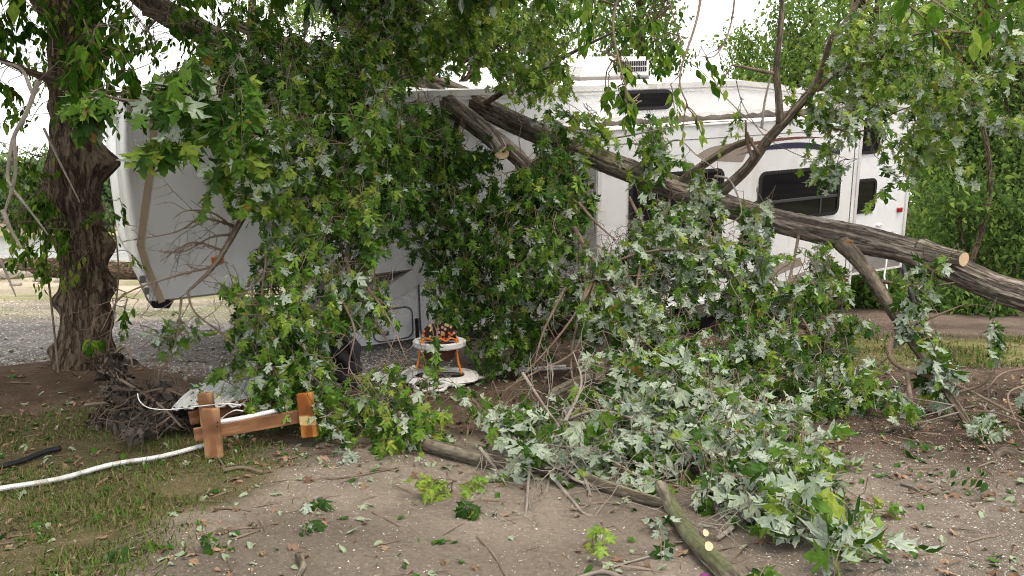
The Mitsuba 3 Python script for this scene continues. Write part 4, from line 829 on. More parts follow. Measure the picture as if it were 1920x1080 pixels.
for P in ([(112, 165, 8.3), (150, 195, 8.2), (155, 240, 8.2)], [(82, 240, 8.2), (110, 300, 8.2), (135, 350, 8.2), (150, 380, 8.2)], [(0, 485, 7), (15, 520, 7), (30, 556, 7)], [(130, 170, 8.4), (180, 200, 8.2), (220, 230, 8.0)], [(20, 350, 7), (60, 400, 7), (90, 440, 7)]): twig(P, .012, .005, lt, 'twig_grey', bl)


def leafy(b, c, compound=True):
    b.clump(*c[:7], size=c[7], tones=c[8], silver=0, face=(0, -.3, .9), leaves=9, L=c[9] if len(c) > 9 else .4, droop=.5)


for c in [(150, 65, 6.0, 60, 60, .4, 26, .13, D), (120, 110, 7.6, 60, 60, .3, 14, .12, D), (60, 40, 8.4, 70, 50, .5, 34, .12, D), (250, 60, 8.2, 80, 55, .6, 30, .11, M_), (40, 190, 8.6, 60, 60, .5, 20, .11, M_), (330, 60, 9.0, 60, 40, .5, 22, .11, M_), (200, 15, 8.4, 140, 35, .8, 64, .12, D), (420, 5, 9.0, 110, 25, .8, 40, .12, M_), (260, 165, 8.5, 40, 25, .3, 10, .11, D), (390, 140, 9.6, 30, 20, .2, 6, .09, B_), (300, 90, 9.3, 30, 30, .2, 8, .09, M_), (190, 160, 8.3, 40, 50, .3, 14, .11, D), (100, 90, 8.4, 40, 60, .4, 14, .11, D),
          (-40, 80, 8.8, 50, 100, .8, 20, .12, D), (20, 90, 9.2, 40, 60, .6, 12, .11, M_)]: leafy(bl, c)
# unseen crown above the picture, widened and lowered to shade the trailer nose
can = Leaves(); own = bl.lv; bl.lv = can; bl.bare = True
for k in range(430):
    a = bl.r.normal(0, 1, 3); a = a / np.linalg.norm(a) * bl.r.random() ** .4
    cpos = np.array([-5.4, 7.2, 6.3]) + a * np.array([6.6, 7.6, 3.0])
    cpos[2] = max(cpos[2], 3.3 + .6 * bl.r.random(), 2.4 + .25 * cpos[1] + .6 * bl.r.random())
    for _ in range(9): bl.spray(cpos + bl.r.normal(0, .35, 3), bl.r.normal(0, 1, 3) + [0, 0, -.2], .5, 9, .27, D, 0, .4, face=(0, 0, 1))
bl.lv = own; bl.bare = False
for P in ([(-4.6, 9.1, 5.2), (-3.4, 8.8, 6.0), (-1.8, 8.6, 6.9)], [(-4.6, 9.1, 5.0), (-5.6, 9.4, 6.2), (-6.6, 9.8, 7.2)], [(-4.5, 9.2, 5.4), (-4.2, 10.2, 6.5), (-3.4, 11.2, 7.3)], [(-4.5, 9.1, 5.4), (-4.2, 8.0, 6.3), (-3.6, 7.2, 7.0)]):
    v, f, u = tube(P, [.16, .11, .05], 14, .06, rough_bark(.006, 10, .05, 3)); put('limb', (v, f), 'bark_old', lt, smooth=True, uv=u); bl.limb(np.array(P), .1)
put_leaves(can, lt, 'tree_leaf', DIAMONDS, 0, 5, name='crown'); put_leaves(bl.lv, lt, 'tree_leaf', OVATES, 150, 5); put_tubes('twig', bl.twigs(maxlen=1.4), 'twig_bark', lt, kind='stuff')

vine = thing('climbing_vine', 'leafy green vine climbing the left side of the burled trunk', 'vine')
bv = Branchwork(61); bv.limb(pts((95, 560, 8.5), (85, 470, 8.45), (90, 380, 8.45), (95, 300, 8.45)), .01)
put_tubes('stem', [tube(pts((110, 700, 8.4), (95, 560, 8.5), (85, 470, 8.45), (90, 380, 8.45), (95, 300, 8.45)), .01, 6, .05)], 'twig_bark', vine)
for c in [(85, 440, 8.4, 40, 80, .3, 80, .095, M_, .3), (75, 340, 8.4, 40, 60, .3, 50, .09, M_, .3), (60, 490, 8.3, 50, 30, .25, 14, .09, B_, .3), (45, 400, 8.5, 45, 60, .3, 34, .09, M_, .3)]: leafy(bv, c)
put_leaves(bv.lv, vine, 'tree_leaf', OVATES, 60, 6); put_tubes('twig', bv.twigs(), 'twig_bark', vine, kind='stuff')
vine2 = thing('climbing_vine', 'thin green vine on the right side of the burled trunk beside the nose', 'vine')
bv = Branchwork(62); bv.limb(pts((205, 640, 8.6), (212, 520, 8.6), (200, 420, 8.6), (190, 380, 8.6)), .01)
put_tubes('stem', [tube(pts((200, 690, 8.5), (205, 640, 8.6), (222, 520, 8.6), (212, 420, 8.5), (190, 380, 8.45)), .008, 6, .05)], 'twig_bark', vine2)
for c in [(215, 385, 8.4, 30, 14, .15, 6, .085, M_, .22), (170, 390, 8.4, 22, 12, .1, 5, .085, M_, .22), (212, 440, 8.4, 14, 40, .12, 6, .07, M_, .2), (238, 490, 8.4, 22, 10, .1, 4, .075, B_, .2), (228, 590, 8.2, 40, 40, .2, 8, .10, M_, .3), (200, 650, 8.2, 22, 25, .15, 4, .12, M_, .25)]: leafy(bv, c)
put_leaves(bv.lv, vine2, 'tree_leaf', OVATES, 40, 7); put_tubes('twig', bv.twigs(), 'twig_bark', vine2, kind='stuff')

# ------------------------------------------------------------------ sprigs of a tree overhead that hang into the picture
def sprig(label, P, clumps, seed, size, leaf='tree_leaf', tpl=OVATES, group=None):
    k = thing('hanging_branch', label, 'branch', group); b = Branchwork(seed); Q = pts(*P); b.limb(Q, .01)
    v, f, u = tube(Q, np.linspace(.009, .003, len(Q)), 7, .04); put('stem', (v, f), 'twig_bark', k, smooth=True, uv=u)
    for c in clumps: b.clump(*c[:7], size=size, tones=c[7], silver=0, face=(0, -.6, .6), leaves=7, L=.22, droop=.6)
    put_leaves(b.lv, k, leaf, tpl, 40, seed); put_tubes('twig', b.twigs(maxlen=.8), 'twig_bark', k, kind='stuff'); return k


sprig('drooping green branch hanging in front of the small upper window', [(1180, -200, 5.2), (1170, -60, 4.9), (1150, 40, 4.75), (1160, 110, 4.65), (1180, 190, 4.6)], [(1150, 95, 4.7, 25, 40, .12, 9, M_), (1165, 150, 4.65, 28, 28, .1, 9, M_), (1190, 190, 4.6, 25, 22, .1, 7, M_), (1120, 20, 4.8, 40, 40, .2, 9, M_)], 71, .085)
sprig('slender pale green branch hanging over the right end of the roof window', [(1330, -150, 5.2), (1310, 20, 4.9), (1275, 140, 4.7), (1290, 200, 4.65)], [(1272, 165, 4.7, 18, 20, .08, 4, B_), (1296, 205, 4.65, 20, 25, .08, 5, B_), (1290, 235, 4.65, 10, 12, .05, 2, B_)], 72, .07)
sprig('green branch of big leaves dangling at the top edge above the rear of the trailer', [(1740, -260, 3.3), (1745, -120, 2.9), (1760, -40, 2.75), (1765, 5, 2.7)], [(1735, -12, 2.75, 50, 14, .1, 4, B_), (1775, 10, 2.7, 25, 12, .06, 3, M_)], 73, .08)
sprig('green branch of big leaves dangling at the top right corner', [(1880, -260, 3.2), (1875, -120, 2.9), (1868, -40, 2.75), (1872, 10, 2.7)], [(1850, -12, 2.75, 30, 12, .06, 3, M_), (1885, 5, 2.7, 18, 12, .05, 2, M_)], 74, .075)
sprig('feathery green branch hanging against the white sky right of the roof unit', [(1240, -150, 7.2), (1250, -30, 6.8), (1265, 40, 6.6), (1280, 90, 6.5)], [(1230, 30, 6.7, 70, 40, .4, 26, M_), (1275, 95, 6.5, 25, 25, .2, 7, M_), (1240, 95, 6.6, 20, 30, .2, 5, M_)], 75, .10)
sprig('small loose branch hanging against the white sky above the rear roof', [(1380, -150, 7.2), (1375, 20, 6.8), (1345, 100, 6.6), (1310, 105, 6.5)], [(1350, 110, 6.6, 30, 12, .15, 4, M_), (1315, 115, 6.5, 16, 14, .1, 3, M_)], 76, .10)

# ------------------------------------------------------------------ trees and shrubs behind the trailer, across the river
rb_ = np.random.default_rng(77)


def far_tree(name, label, px, Y, height, tr, blobs, tones, size, bsdf='woods_leaf', tpl=HEXES, sub=.30, lean=0.0, category='tree', group=None, zb=None):
    """blobs: (px, py, Y, rx, ry, rY, leaves) in picture pixels at that distance, rY in metres."""
    k = thing(name, label, category, group); base = gr(px, 560); base = at(px, 0, Y); base[2] = float(ground_z(base[0], base[1])) if zb is None else zb
    topx = base + np.array([lean, 0, height]); mid = (base + topx) / 2 + rb_.normal(0, .04 * height, 3) * [1, 1, 0]
    v, f, u = tube([base - [0, 0, .2], base + [0, 0, .3], mid, topx], [tr * 1.25, tr, tr * .7, tr * .3], 14, .25, rough_bark(.012, 7, .06, 4)); put('trunk', (v, f), 'bark_old', k, smooth=True, uv=u)
    lv = Leaves(); limbs = []
    for (cx, cy, cY, rx, ry, rY, n) in blobs:
        n = int(n * 1.35)
        c = at(cx, cy, cY); sc = cY / F; ax_ = np.array([rx * sc, rY, ry * sc]); m = max(3, n // 95)
        q = rb_.normal(0, 1, (m, 3)); q = q / np.linalg.norm(q, axis=1, keepdims=True) * rb_.random((m, 1)) ** .45
        q = c + q * ax_; q[:, 2] = np.maximum(q[:, 2], base[2] + .12)
        t = np.clip((q[:, 2] - base[2]) / height - .12, .1, .95)
        for j in np.nonzero(rb_.random(m) < .35)[0]:
            a = base + (topx - base) * t[j]; limbs.append(tube([a, a * .4 + q[j] * .6 + [0, 0, .15], q[j]], [tr * .22, tr * .12, .008], 6, .3, cap=False))
        w = rb_.integers(0, m, n); p = q[w] + rb_.normal(0, sub, (n, 3)) * [1, 1, .75]
        p[:, 2] = np.maximum(p[:, 2], base[2] + .05)
        lv.add(p, nrm(rb_.normal(0, 1, (n, 3)) + [0, -.2, -.7]), nrm(rb_.normal(0, .55, (n, 3)) + [0, -.25, .8]), size * (.45 + .9 * rb_.random(n) ** 1.3), rb_.choice([0, 1, 2], n, p=tones))
    if limbs: put_tubes('limb', limbs, 'bark_old', k, kind='stuff')
    put_leaves(lv, k, bsdf, tpl, 0, int(px) % 97, name='crown'); return k


DK, MD, BR = (.40, .48, .12), (.20, .55, .25), (.10, .45, .45)
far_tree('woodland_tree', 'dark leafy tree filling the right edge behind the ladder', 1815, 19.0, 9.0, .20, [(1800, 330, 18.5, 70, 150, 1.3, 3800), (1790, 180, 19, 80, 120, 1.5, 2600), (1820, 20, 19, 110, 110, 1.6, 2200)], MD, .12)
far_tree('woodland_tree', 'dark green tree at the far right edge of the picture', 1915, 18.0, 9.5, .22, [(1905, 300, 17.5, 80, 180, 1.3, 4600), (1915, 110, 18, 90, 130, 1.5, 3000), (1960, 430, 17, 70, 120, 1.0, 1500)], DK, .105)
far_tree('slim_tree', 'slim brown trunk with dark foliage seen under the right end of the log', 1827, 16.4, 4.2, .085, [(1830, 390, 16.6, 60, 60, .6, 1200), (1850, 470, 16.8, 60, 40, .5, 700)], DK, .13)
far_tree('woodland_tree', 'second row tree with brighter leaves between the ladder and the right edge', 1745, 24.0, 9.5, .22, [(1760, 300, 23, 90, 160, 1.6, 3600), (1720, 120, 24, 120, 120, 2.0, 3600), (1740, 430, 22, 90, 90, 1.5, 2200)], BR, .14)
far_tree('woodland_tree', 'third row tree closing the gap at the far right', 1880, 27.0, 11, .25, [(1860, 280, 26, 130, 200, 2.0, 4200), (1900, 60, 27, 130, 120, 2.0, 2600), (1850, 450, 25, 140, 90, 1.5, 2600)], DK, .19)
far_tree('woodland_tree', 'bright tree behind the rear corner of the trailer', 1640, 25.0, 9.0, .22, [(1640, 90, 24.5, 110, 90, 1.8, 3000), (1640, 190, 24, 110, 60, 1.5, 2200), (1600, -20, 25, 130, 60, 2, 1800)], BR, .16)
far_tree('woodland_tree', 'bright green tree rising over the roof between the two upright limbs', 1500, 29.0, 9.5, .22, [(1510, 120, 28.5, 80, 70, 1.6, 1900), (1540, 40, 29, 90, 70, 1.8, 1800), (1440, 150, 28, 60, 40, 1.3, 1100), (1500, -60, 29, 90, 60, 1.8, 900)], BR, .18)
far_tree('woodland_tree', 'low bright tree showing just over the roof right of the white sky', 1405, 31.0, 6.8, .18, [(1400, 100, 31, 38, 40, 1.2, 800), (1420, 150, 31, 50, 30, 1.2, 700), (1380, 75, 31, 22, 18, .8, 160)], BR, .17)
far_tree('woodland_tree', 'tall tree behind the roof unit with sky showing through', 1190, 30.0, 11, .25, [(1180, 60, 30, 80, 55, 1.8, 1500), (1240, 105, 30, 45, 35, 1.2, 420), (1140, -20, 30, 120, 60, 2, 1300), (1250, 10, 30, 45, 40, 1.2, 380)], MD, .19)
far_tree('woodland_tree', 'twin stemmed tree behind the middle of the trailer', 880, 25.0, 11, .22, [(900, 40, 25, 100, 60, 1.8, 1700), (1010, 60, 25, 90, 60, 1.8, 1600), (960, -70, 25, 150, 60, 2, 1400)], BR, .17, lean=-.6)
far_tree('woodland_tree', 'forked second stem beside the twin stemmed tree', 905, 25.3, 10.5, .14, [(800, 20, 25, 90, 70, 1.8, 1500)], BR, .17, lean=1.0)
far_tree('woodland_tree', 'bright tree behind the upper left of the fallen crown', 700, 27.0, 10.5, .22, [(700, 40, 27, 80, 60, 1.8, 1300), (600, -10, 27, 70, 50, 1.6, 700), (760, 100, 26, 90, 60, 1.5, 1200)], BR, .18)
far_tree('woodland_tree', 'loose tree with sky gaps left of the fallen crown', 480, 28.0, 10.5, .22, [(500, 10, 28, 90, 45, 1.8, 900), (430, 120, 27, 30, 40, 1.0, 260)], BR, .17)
for i, (px, py, Y, rx, ry, n) in enumerate([(1640, 553, 15.6, 50, 26, 1300), (1705, 556, 15.4, 45, 28, 1200), (1775, 560, 15.2, 45, 26, 1200), (1840, 566, 15.0, 50, 24, 1200), (1735, 500, 17.2, 55, 55, 1500), (1800, 540, 17.0, 55, 40, 1200), (1890, 560, 16.6, 60, 40, 1300), (1690, 545, 18.5, 60, 35, 1100), (1960, 520, 16.2, 50, 60, 1200), (1620, 545, 19.5, 60, 35, 1000)]):
    far_tree('bush', ['low dark bush just behind the slide-out corner', 'low dark bush behind the water hose', 'low bush left of the slim trunk', 'low bush right of the slim trunk under the log', 'taller bush below the ladder behind the hanging hose', 'bush behind the slim trunk under the log', 'low bush under the log at the right edge', 'dark bush under the rear of the trailer', 'bush at the right edge of the picture', 'dark bush far under the slide-out'][i], px, Y, .9, .04, [(px, py, Y, rx, ry, .6, n)], DK, .12, sub=.18, category='bush')
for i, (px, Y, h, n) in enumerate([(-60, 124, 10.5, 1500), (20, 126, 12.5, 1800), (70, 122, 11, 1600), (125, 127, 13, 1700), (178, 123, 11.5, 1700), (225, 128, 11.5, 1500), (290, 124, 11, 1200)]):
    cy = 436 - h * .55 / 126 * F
    far_tree('far_tree', 'green far bank tree paled for haze ' + ['at the left edge, lowest', 'nearest the left edge, tall', 'second in from the left edge', 'just left of the old trunk, tallest', 'behind the old trunk', 'in the gap between the old trunk and the trailer nose', 'behind the trailer nose'][i], px, Y, h * .8, .3, [(px, cy, Y, 46, h * .42 / 126 * F, 2.5, n), (px + 18, 420, Y, 40, 26, 2.5, n // 3)], DK, .9, 'hazed_far_leaf', DIAMONDS, 1.1, group='trees on the far bank of the river')

# ------------------------------------------------------------------ broken wooden frame with its ribbed sheet
fr = thing('wooden_frame', 'broken reddish wooden frame of posts and rails lying in the grass', 'wooden frame')
A = lambda x, y, Y: at(x, y, Y)
put_beam('leg', 'cedar', fr, A(402, 858, 6.22), A(394, 766, 6.22), .118, .05, RT)
put_beam('leg', 'cedar', fr, A(392, 800, 6.62), A(385, 737, 6.62), .108, .05, RT, label='rear post at the left')
put_beam('leg', 'cedar_stained', fr, A(581, 819, 6.52), A(571, 737, 6.52), .112, .05, RT, label='orange stained post with a pale bare band')
put_beam('leg', 'cedar_stained', fr, A(537, 760, 7.0), A(535, 712, 7.0), .085, .05, RT)
put_beam('rail', 'cedar', fr, A(364, 816, 6.30), A(592, 775, 6.62), .095, .04, [0, 0, 1])
put_beam('rail', 'cedar_dark', fr, A(355, 785, 6.66), A(515, 748, 6.95), .10, .04, [0, 0, 1], label='dark rear rail')
for k in range(2): put('screw', trimesh.creation.icosphere(2, .006).apply_translation(A(408, 792 + k * 7, 6.19)), 'black_plastic', fr, smooth=True)

sh = thing('ribbed_sheet', 'white ribbed metal sheet lying behind the wooden frame', 'metal sheet')
c00, c10, c11, c01 = A(322, 766, 6.62), A(508, 764, 6.80), A(520, 712, 7.5), A(392, 708, 7.6)
s_, t_ = np.meshgrid(np.linspace(0, 1, 120), np.linspace(0, 1, 14))
P_ = (c00[None, None] * ((1 - s_) * (1 - t_))[..., None] + c10 * (s_ * (1 - t_))[..., None] + c11 * (s_ * t_)[..., None] + c01 * ((1 - s_) * t_)[..., None])
nn = nrm(np.cross(c10 - c00, c01 - c00)); P_ = P_ + nn * (.014 * np.clip(np.sin(s_ * 2 * np.pi * 13) * 1.6, -1, 1) + .02 * np.sin(t_ * 5 + s_ * 3))[..., None]
nb = P_.shape[1]; fi = np.array([[i * nb + j, i * nb + j + 1, (i + 1) * nb + j + 1, (i + 1) * nb + j] for i in range(13) for j in range(119)])
put('panel', (np.vstack([P_.reshape(-1, 3), P_.reshape(-1, 3) - nn * .003]), np.vstack([fi, fi[:, ::-1] + P_.size // 3])), 'white_metal', sh, smooth=30)
rim = np.vstack([P_[0]]); put_tubes('folded_edge', [tube(P_[0][::6], .010, 6)], 'white_metal', sh)

pp = thing('white_pipe', 'long white plastic pipe lying through the grass to the wooden frame', 'pipe')
Q = np.array([gr(-60, 925), gr(0, 917), gr(110, 895), gr(210, 872), gr(300, 852), gr(385, 836)]); Q[:, 2] = ground_z(Q[:, 0], Q[:, 1]) + .035
put_tubes('tube', [tube(Q, .0165, 12, .05)], 'white_plastic', pp)
put_tubes('tube', [tube(pts((408, 792, 6.35), (470, 781, 6.48), (543, 764, 6.62)), .019, 12, .05)], 'white_plastic', pp, label='short white pipe between the rails')
wc = thing('thin_cord', 'thin white cord looping over the wooden frame', 'cord')
put_tubes('strand', [tube(pts((258, 738, 6.7), (262, 752, 6.6), (280, 765, 6.5), (320, 768, 6.5), (370, 762, 6.45), (425, 757, 6.4), (452, 760, 6.45)), .0045, 6, .04), tube(pts((409, 791, 6.25), (425, 777, 6.25), (442, 769, 6.25), (456, 771, 6.25)), .005, 6, .03)], 'white_plastic', wc, kind='stuff')
bh = thing('black_hose', 'black corrugated hose on the ground at the left edge', 'hose')
Q = np.array([gr(-60, 880), gr(0, 869), gr(40, 858), gr(80, 846), gr(112, 838)]); Q[:, 2] = ground_z(Q[:, 0], Q[:, 1]) + .03
put_tubes('tube', [tube(Q, .020, 12, .012, disp=lambda rr, th, s, p: rr * (1 + .08 * np.sin(s * 260)))], 'black_plastic', bh)

# ------------------------------------------------------------------ baby walker
bwk = thing('baby_walker', 'white and orange baby walker with a dotted brown seat back', 'baby walker')
cx_, cy_ = at(824, 640, 9.0)[:2]; gz = float(ground_z(cx_, cy_))


def ring_mesh(rx, ry, prof, n=72, pw=2.0):
    th = np.arange(n) * 2 * np.pi / n; cs, sn = np.cos(th), np.sin(th)
    ex = np.sign(cs) * np.abs(cs) ** (2 / pw); ey = np.sign(sn) * np.abs(sn) ** (2 / pw)
    V = np.array([[(rx + o) * ex, (ry + o) * ey, 0 * ex + z] for o, z in prof]).transpose(0, 2, 1); m = len(prof)
    f = np.array([[i * n + j, i * n + (j + 1) % n, ((i + 1) % m) * n + (j + 1) % n, ((i + 1) % m) * n + j] for i in range(m) for j in range(n)])
    return V.reshape(-1, 3), f


def placed(v, c, yaw=0.0, tilt=0.0, roll=0.0):
    R = trimesh.transformations.euler_matrix(tilt, roll, yaw)[:3, :3]; return np.asarray(v) @ R.T + np.asarray(c)


v, f = ring_mesh(.205, .18, [(0, -.012), (.045, -.025), (.06, -.01), (.062, .03), (.05, .038), (.012, .022), (-.004, .03), (-.012, .02)])
put('tray', (placed(v, [cx_, cy_, gz + .37], .1, .06), f), 'white_plastic', bwk, smooth=40)
v, f = ring_mesh(.36, .29, [(-.11, .045), (-.05, .02), (.02, .02), (.035, .035), (.02, .055), (-.03, .075), (-.11, .062)], pw=3.0)
put('base', (placed(v, [cx_ + .0, cy_ + .0, gz], .05, .03), f), 'white_plastic', bwk, smooth=40)
pl_ = rbox(-.10, .10, -.012, .012, -.10, .10); put('tilted_panel', trimesh.Trimesh(placed(pl_.vertices, at(764, 702, 8.72), .3, .9, -.5), pl_.faces), 'white_plastic', bwk, smooth=25, label='white flap tipped up at the left of the base')
# padded seat back with coloured dots
a_, h_ = np.meshgrid(np.linspace(0, np.pi, 41), np.linspace(0, 1, 16)); half = np.sin(np.clip(a_, 0, np.pi)) ** .7
X_ = -.178 * np.cos(a_); Zt = .175 * half + .0
bk = np.stack([X_, .13 + .05 * np.sin(a_) + .03 * h_ * half, Zt * h_ + .01], -1); fn_ = np.stack([X_, .085 + .05 * np.sin(a_) + .04 * h_ * half - .02 * np.sin(h_ * np.pi), Zt * h_ + .01], -1)
V = np.vstack([fn_.reshape(-1, 3), bk.reshape(-1, 3)]); nn_ = 41; G_ = np.array([[i * nn_ + j, i * nn_ + j + 1, (i + 1) * nn_ + j + 1, (i + 1) * nn_ + j] for i in range(15) for j in range(40)]); o_ = 16 * 41
rimf = np.array([[15 * nn_ + j, 15 * nn_ + j + 1, o_ + 15 * nn_ + j + 1, o_ + 15 * nn_ + j] for j in range(40)])
uvd = np.stack([V[:, 0] / .28 + 3, V[:, 2] / .28 + 5], 1)
put('seat_back', (placed(V, [cx_, cy_, gz + .375], .1), np.vstack([G_, G_[:, ::-1] + o_, rimf])), 'dotted_cloth', bwk, smooth=True, uv=uvd)
v, f = ring_mesh(.17, .14, [(0, .0), (.012, -.01), (-.03, -.14), (-.06, -.16), (-.05, -.13)]); put('seat_sling', (placed(v, [cx_, cy_, gz + .36], .1), f), 'brown_cloth', bwk, smooth=True)
tt = np.linspace(0, 1, 60); bar = np.stack([-.17 + .34 * tt, -.165 + .06 * (2 * tt - 1) ** 2, .035 + .028 * np.abs(np.sin(tt * np.pi * 3))], 1)
put_tubes('toy_bar', [tube(placed(bar, [cx_, cy_, gz + .38], .1), .0075, 8)], 'orange_plastic', bwk)
for q in (bar[0], bar[-1]):
    m = rbox(-.014, .014, -.014, .014, -.04, .03); put('clip', trimesh.Trimesh(placed(m.vertices, placed(q[None], [cx_, cy_, gz + .38], .1)[0]), m.faces), 'orange_plastic', bwk, smooth=25)
for k, (dx, dy) in enumerate(((-.20, -.10), (.19, -.10), (-.17, .12), (.17, .12))):
    put_tubes('strut', [tube([[cx_ + dx * .95, cy_ + dy, gz + .34], [cx_ + dx * 1.0, cy_ + dy * 1.1, gz + .22], [cx_ + dx * 1.18, cy_ + dy * 1.4, gz + .09]], .0095, 8, .03)], 'orange_plastic', bwk)
for dx, dy in ((-.24, -.2), (.24, -.2), (-.24, .2), (.24, .2)):
    put('wheel', tube([[cx_ + dx - .012, cy_ + dy, gz + .028], [cx_ + dx + .012, cy_ + dy, gz + .028]], .028, 16)[:2], 'grey_plastic', bwk, smooth=30)
rg_ = thing('white_ring', 'white plastic ring lying on the ground in front of the baby walker', 'ring')
v, f = ring_mesh(.155, .155, [(0.016 * math.cos(a), .016 * math.sin(a)) for a in np.arange(10) * 2 * np.pi / 10]); c = gr(806, 724); put('hoop', (placed(v, [c[0], c[1], float(ground_z(c[0], c[1])) + .05], 0, .18, .1), f), 'white_plastic', rg_, smooth=True)
put('bead', trimesh.creation.icosphere(2, .018).apply_translation(at(811, 724, c[1] - .05)), 'red_lens', rg_, smooth=True)

bg_ = thing('black_bag', 'dark grey cloth bag slumped under the hanging leaves', 'bag')
m = trimesh.creation.icosphere(4, 1.0); v = m.vertices * [.15, .13, .27]; v = v * (1 + .28 * (meshkit.fbm(m.vertices * 2.2, 4, 3) - .5) + .09 * np.sin(m.vertices[:, 2] * 9 + m.vertices[:, 0] * 4))[:, None]
c = at(645, 665, 8.0); c[2] = .33; put('sack', trimesh.Trimesh(v + c, m.faces), 'bag_cloth', bg_, smooth=True)
put_tubes('strap', [tube(c + np.array([[-.10, -.10, .16], [-.02, -.16, .24], [.06, -.12, .18], [.10, -.10, .02]]), .012, 6, .03)], 'black_plastic', bg_)

for i, (P, r_, lab) in enumerate([([(790, 735), (850, 718), (945, 699)], .022, 'white plastic pipe poking out right of the baby walker'), ([(938, 684), (975, 692), (1010, 691), (1060, 688)], .018, 'bowed pale stick on the dark soil beside the trailer wheels'), ([(965, 697), (1000, 694), (1075, 693)], .016, 'straight pale stick nearest the trailer belly'), ([(640, 702), (700, 703), (760, 708)], .018, 'pale pipe under the leaves left of the baby walker'), ([(934, 668), (944, 658), (958, 650)], .012, 'short curved white offcut behind the baby walker')]):
    k = thing('white_stick', lab, 'stick'); Q = np.array([gr(*p) for p in P]); Q[:, 2] = ground_z(Q[:, 0], Q[:, 1]) + r_ + .012
    put_tubes('rod', [tube(Q, r_, 9, .05)], 'clear_grey_tube', k)
    for e in (0, -1): put('end', disc(Q[e], Q[e] - Q[1 if e == 0 else -2], r_ * .6, .003)[0], 'black_plastic', k, smooth=False)

bt = thing('board_stack', 'stack of old brown boards under the rear of the slide-out', 'boards')
for k in range(3):
    c = at(1562 + 10 * (k % 2), 588, 13.0); c[2] = float(ground_z(c[0], c[1])) + .03 + .062 * k
    put_beam('board', 'old_board', bt, c - RT * (.42 - .05 * k) + [0, .05 * k, 0], c + RT * (.40 - .03 * k), .055, .3, [0, 0, 1])

# ------------------------------------------------------------------ old log and stones at the river bank
lg = thing('driftwood_log', 'long brown driftwood log at the river bank behind the left tree', 'log')
Q = pts((-120, 498, 23.0), (20, 497, 22.6), (140, 505, 22.2), (230, 512, 22.0), (330, 520, 21.6)); Q[:, 2] = ground_z(Q[:, 0], Q[:, 1]) + .22
v, f, u = tube(Q, [.26, .27, .26, .23, .2], 32, .06, rough_bark(.03, 7, .08, 2)); put('trunk', (v, f), 'bark_old', lg, smooth=True, uv=u)
for e in (0, -1): put_disc('cut_face', lg, Q[e], Q[e] - Q[1 if e == 0 else -2], .2)
rr_ = np.random.default_rng(8)
for i, (px, py, r_) in enumerate([(12, 522, .30), (48, 520, .2), (-25, 526, .25), (72, 527, .12), (110, 528, .1), (30, 534, .11)]):
    m = trimesh.creation.icosphere(3, r_); m.vertices *= [1.25, .9, .55]; m.vertices *= (1 + .5 * (meshkit.fbm(m.vertices / r_ * 1.3 + i * 9, 3) - .5))[:, None]; c = gr(px, py); m.apply_translation([c[0], c[1], float(ground_z(c[0], c[1])) + r_ * .3])
    put('bank_stone', m, 'rock', smooth=25, label=['largest pale stone in front of the driftwood log', 'second pale stone right of the largest one', 'pale stone at the left edge by the log', 'small stone right of the pale stones', 'smallest stone nearest the tree trunk', 'small stone lowest in front of the log'][i], category='stone')

# ------------------------------------------------------------------ withered brush heap at the foot of the old tree
br = thing('brush_heap', 'heap of withered brown leaves and twigs at the foot of the old tree', 'brush heap')
b = Branchwork(91)
for P in ([(200, 700, 7.6), (240, 720, 7.2), (300, 760, 6.8), (340, 800, 6.5)], [(160, 760, 7.2), (230, 750, 7.0), (300, 730, 7.0), (350, 745, 6.9)], [(190, 690, 8.0), (235, 650, 7.8), (250, 690, 7.6)]): twig(P, .016, .006, br, 'twig_bark', b)
for c in [(265, 755, 7.0, 70, 32, .35, 46), (240, 712, 7.5, 45, 20, .3, 20), (295, 800, 6.7, 50, 22, .25, 22), (180, 770, 7.2, 35, 22, .25, 12), (225, 660, 8.0, 22, 22, .2, 8), (320, 770, 6.8, 40, 30, .3, 20), (200, 800, 6.9, 30, 12, .2, 5)]: b.clump(*c, size=.125, tones=(1, 0, 0), silver=.5, dirs=(0, 0, .1), jit=.8, L=.3, leaves=9, face=(0, -.5, .5), spread=.8)
put_leaves(b.lv, br, 'dead_leaf', [leaf_template(OVATE, .7, .5, .08), leaf_template(OVATE, -.5, .6, .1), leaf_template(MAPLE, .8, .6, .1), leaf_template(OVATE, .3, .3, .05)], 120, 9); put_tubes('twig', b.twigs(maxlen=.8), 'twig_bark', br, kind='stuff')

# ------------------------------------------------------------------ sticks, sprigs and single leaves one can point to
def ground_stick(P, r0, label, bsdf='twig_bark', name='stick'):
    Q = np.array([gr(*p) for p in P]); Q[:, 2] = ground_z(Q[:, 0], Q[:, 1]) + r0 * 1.1
    v, f, u = tube(Q, np.linspace(r0, r0 * .5, len(Q)), 8, .02, lambda rr, th, s, p: rr * (.8 + .45 * meshkit.noise(p * 30))); put(name, (v, f), bsdf, smooth=True, uv=u, label=label, category='stick')


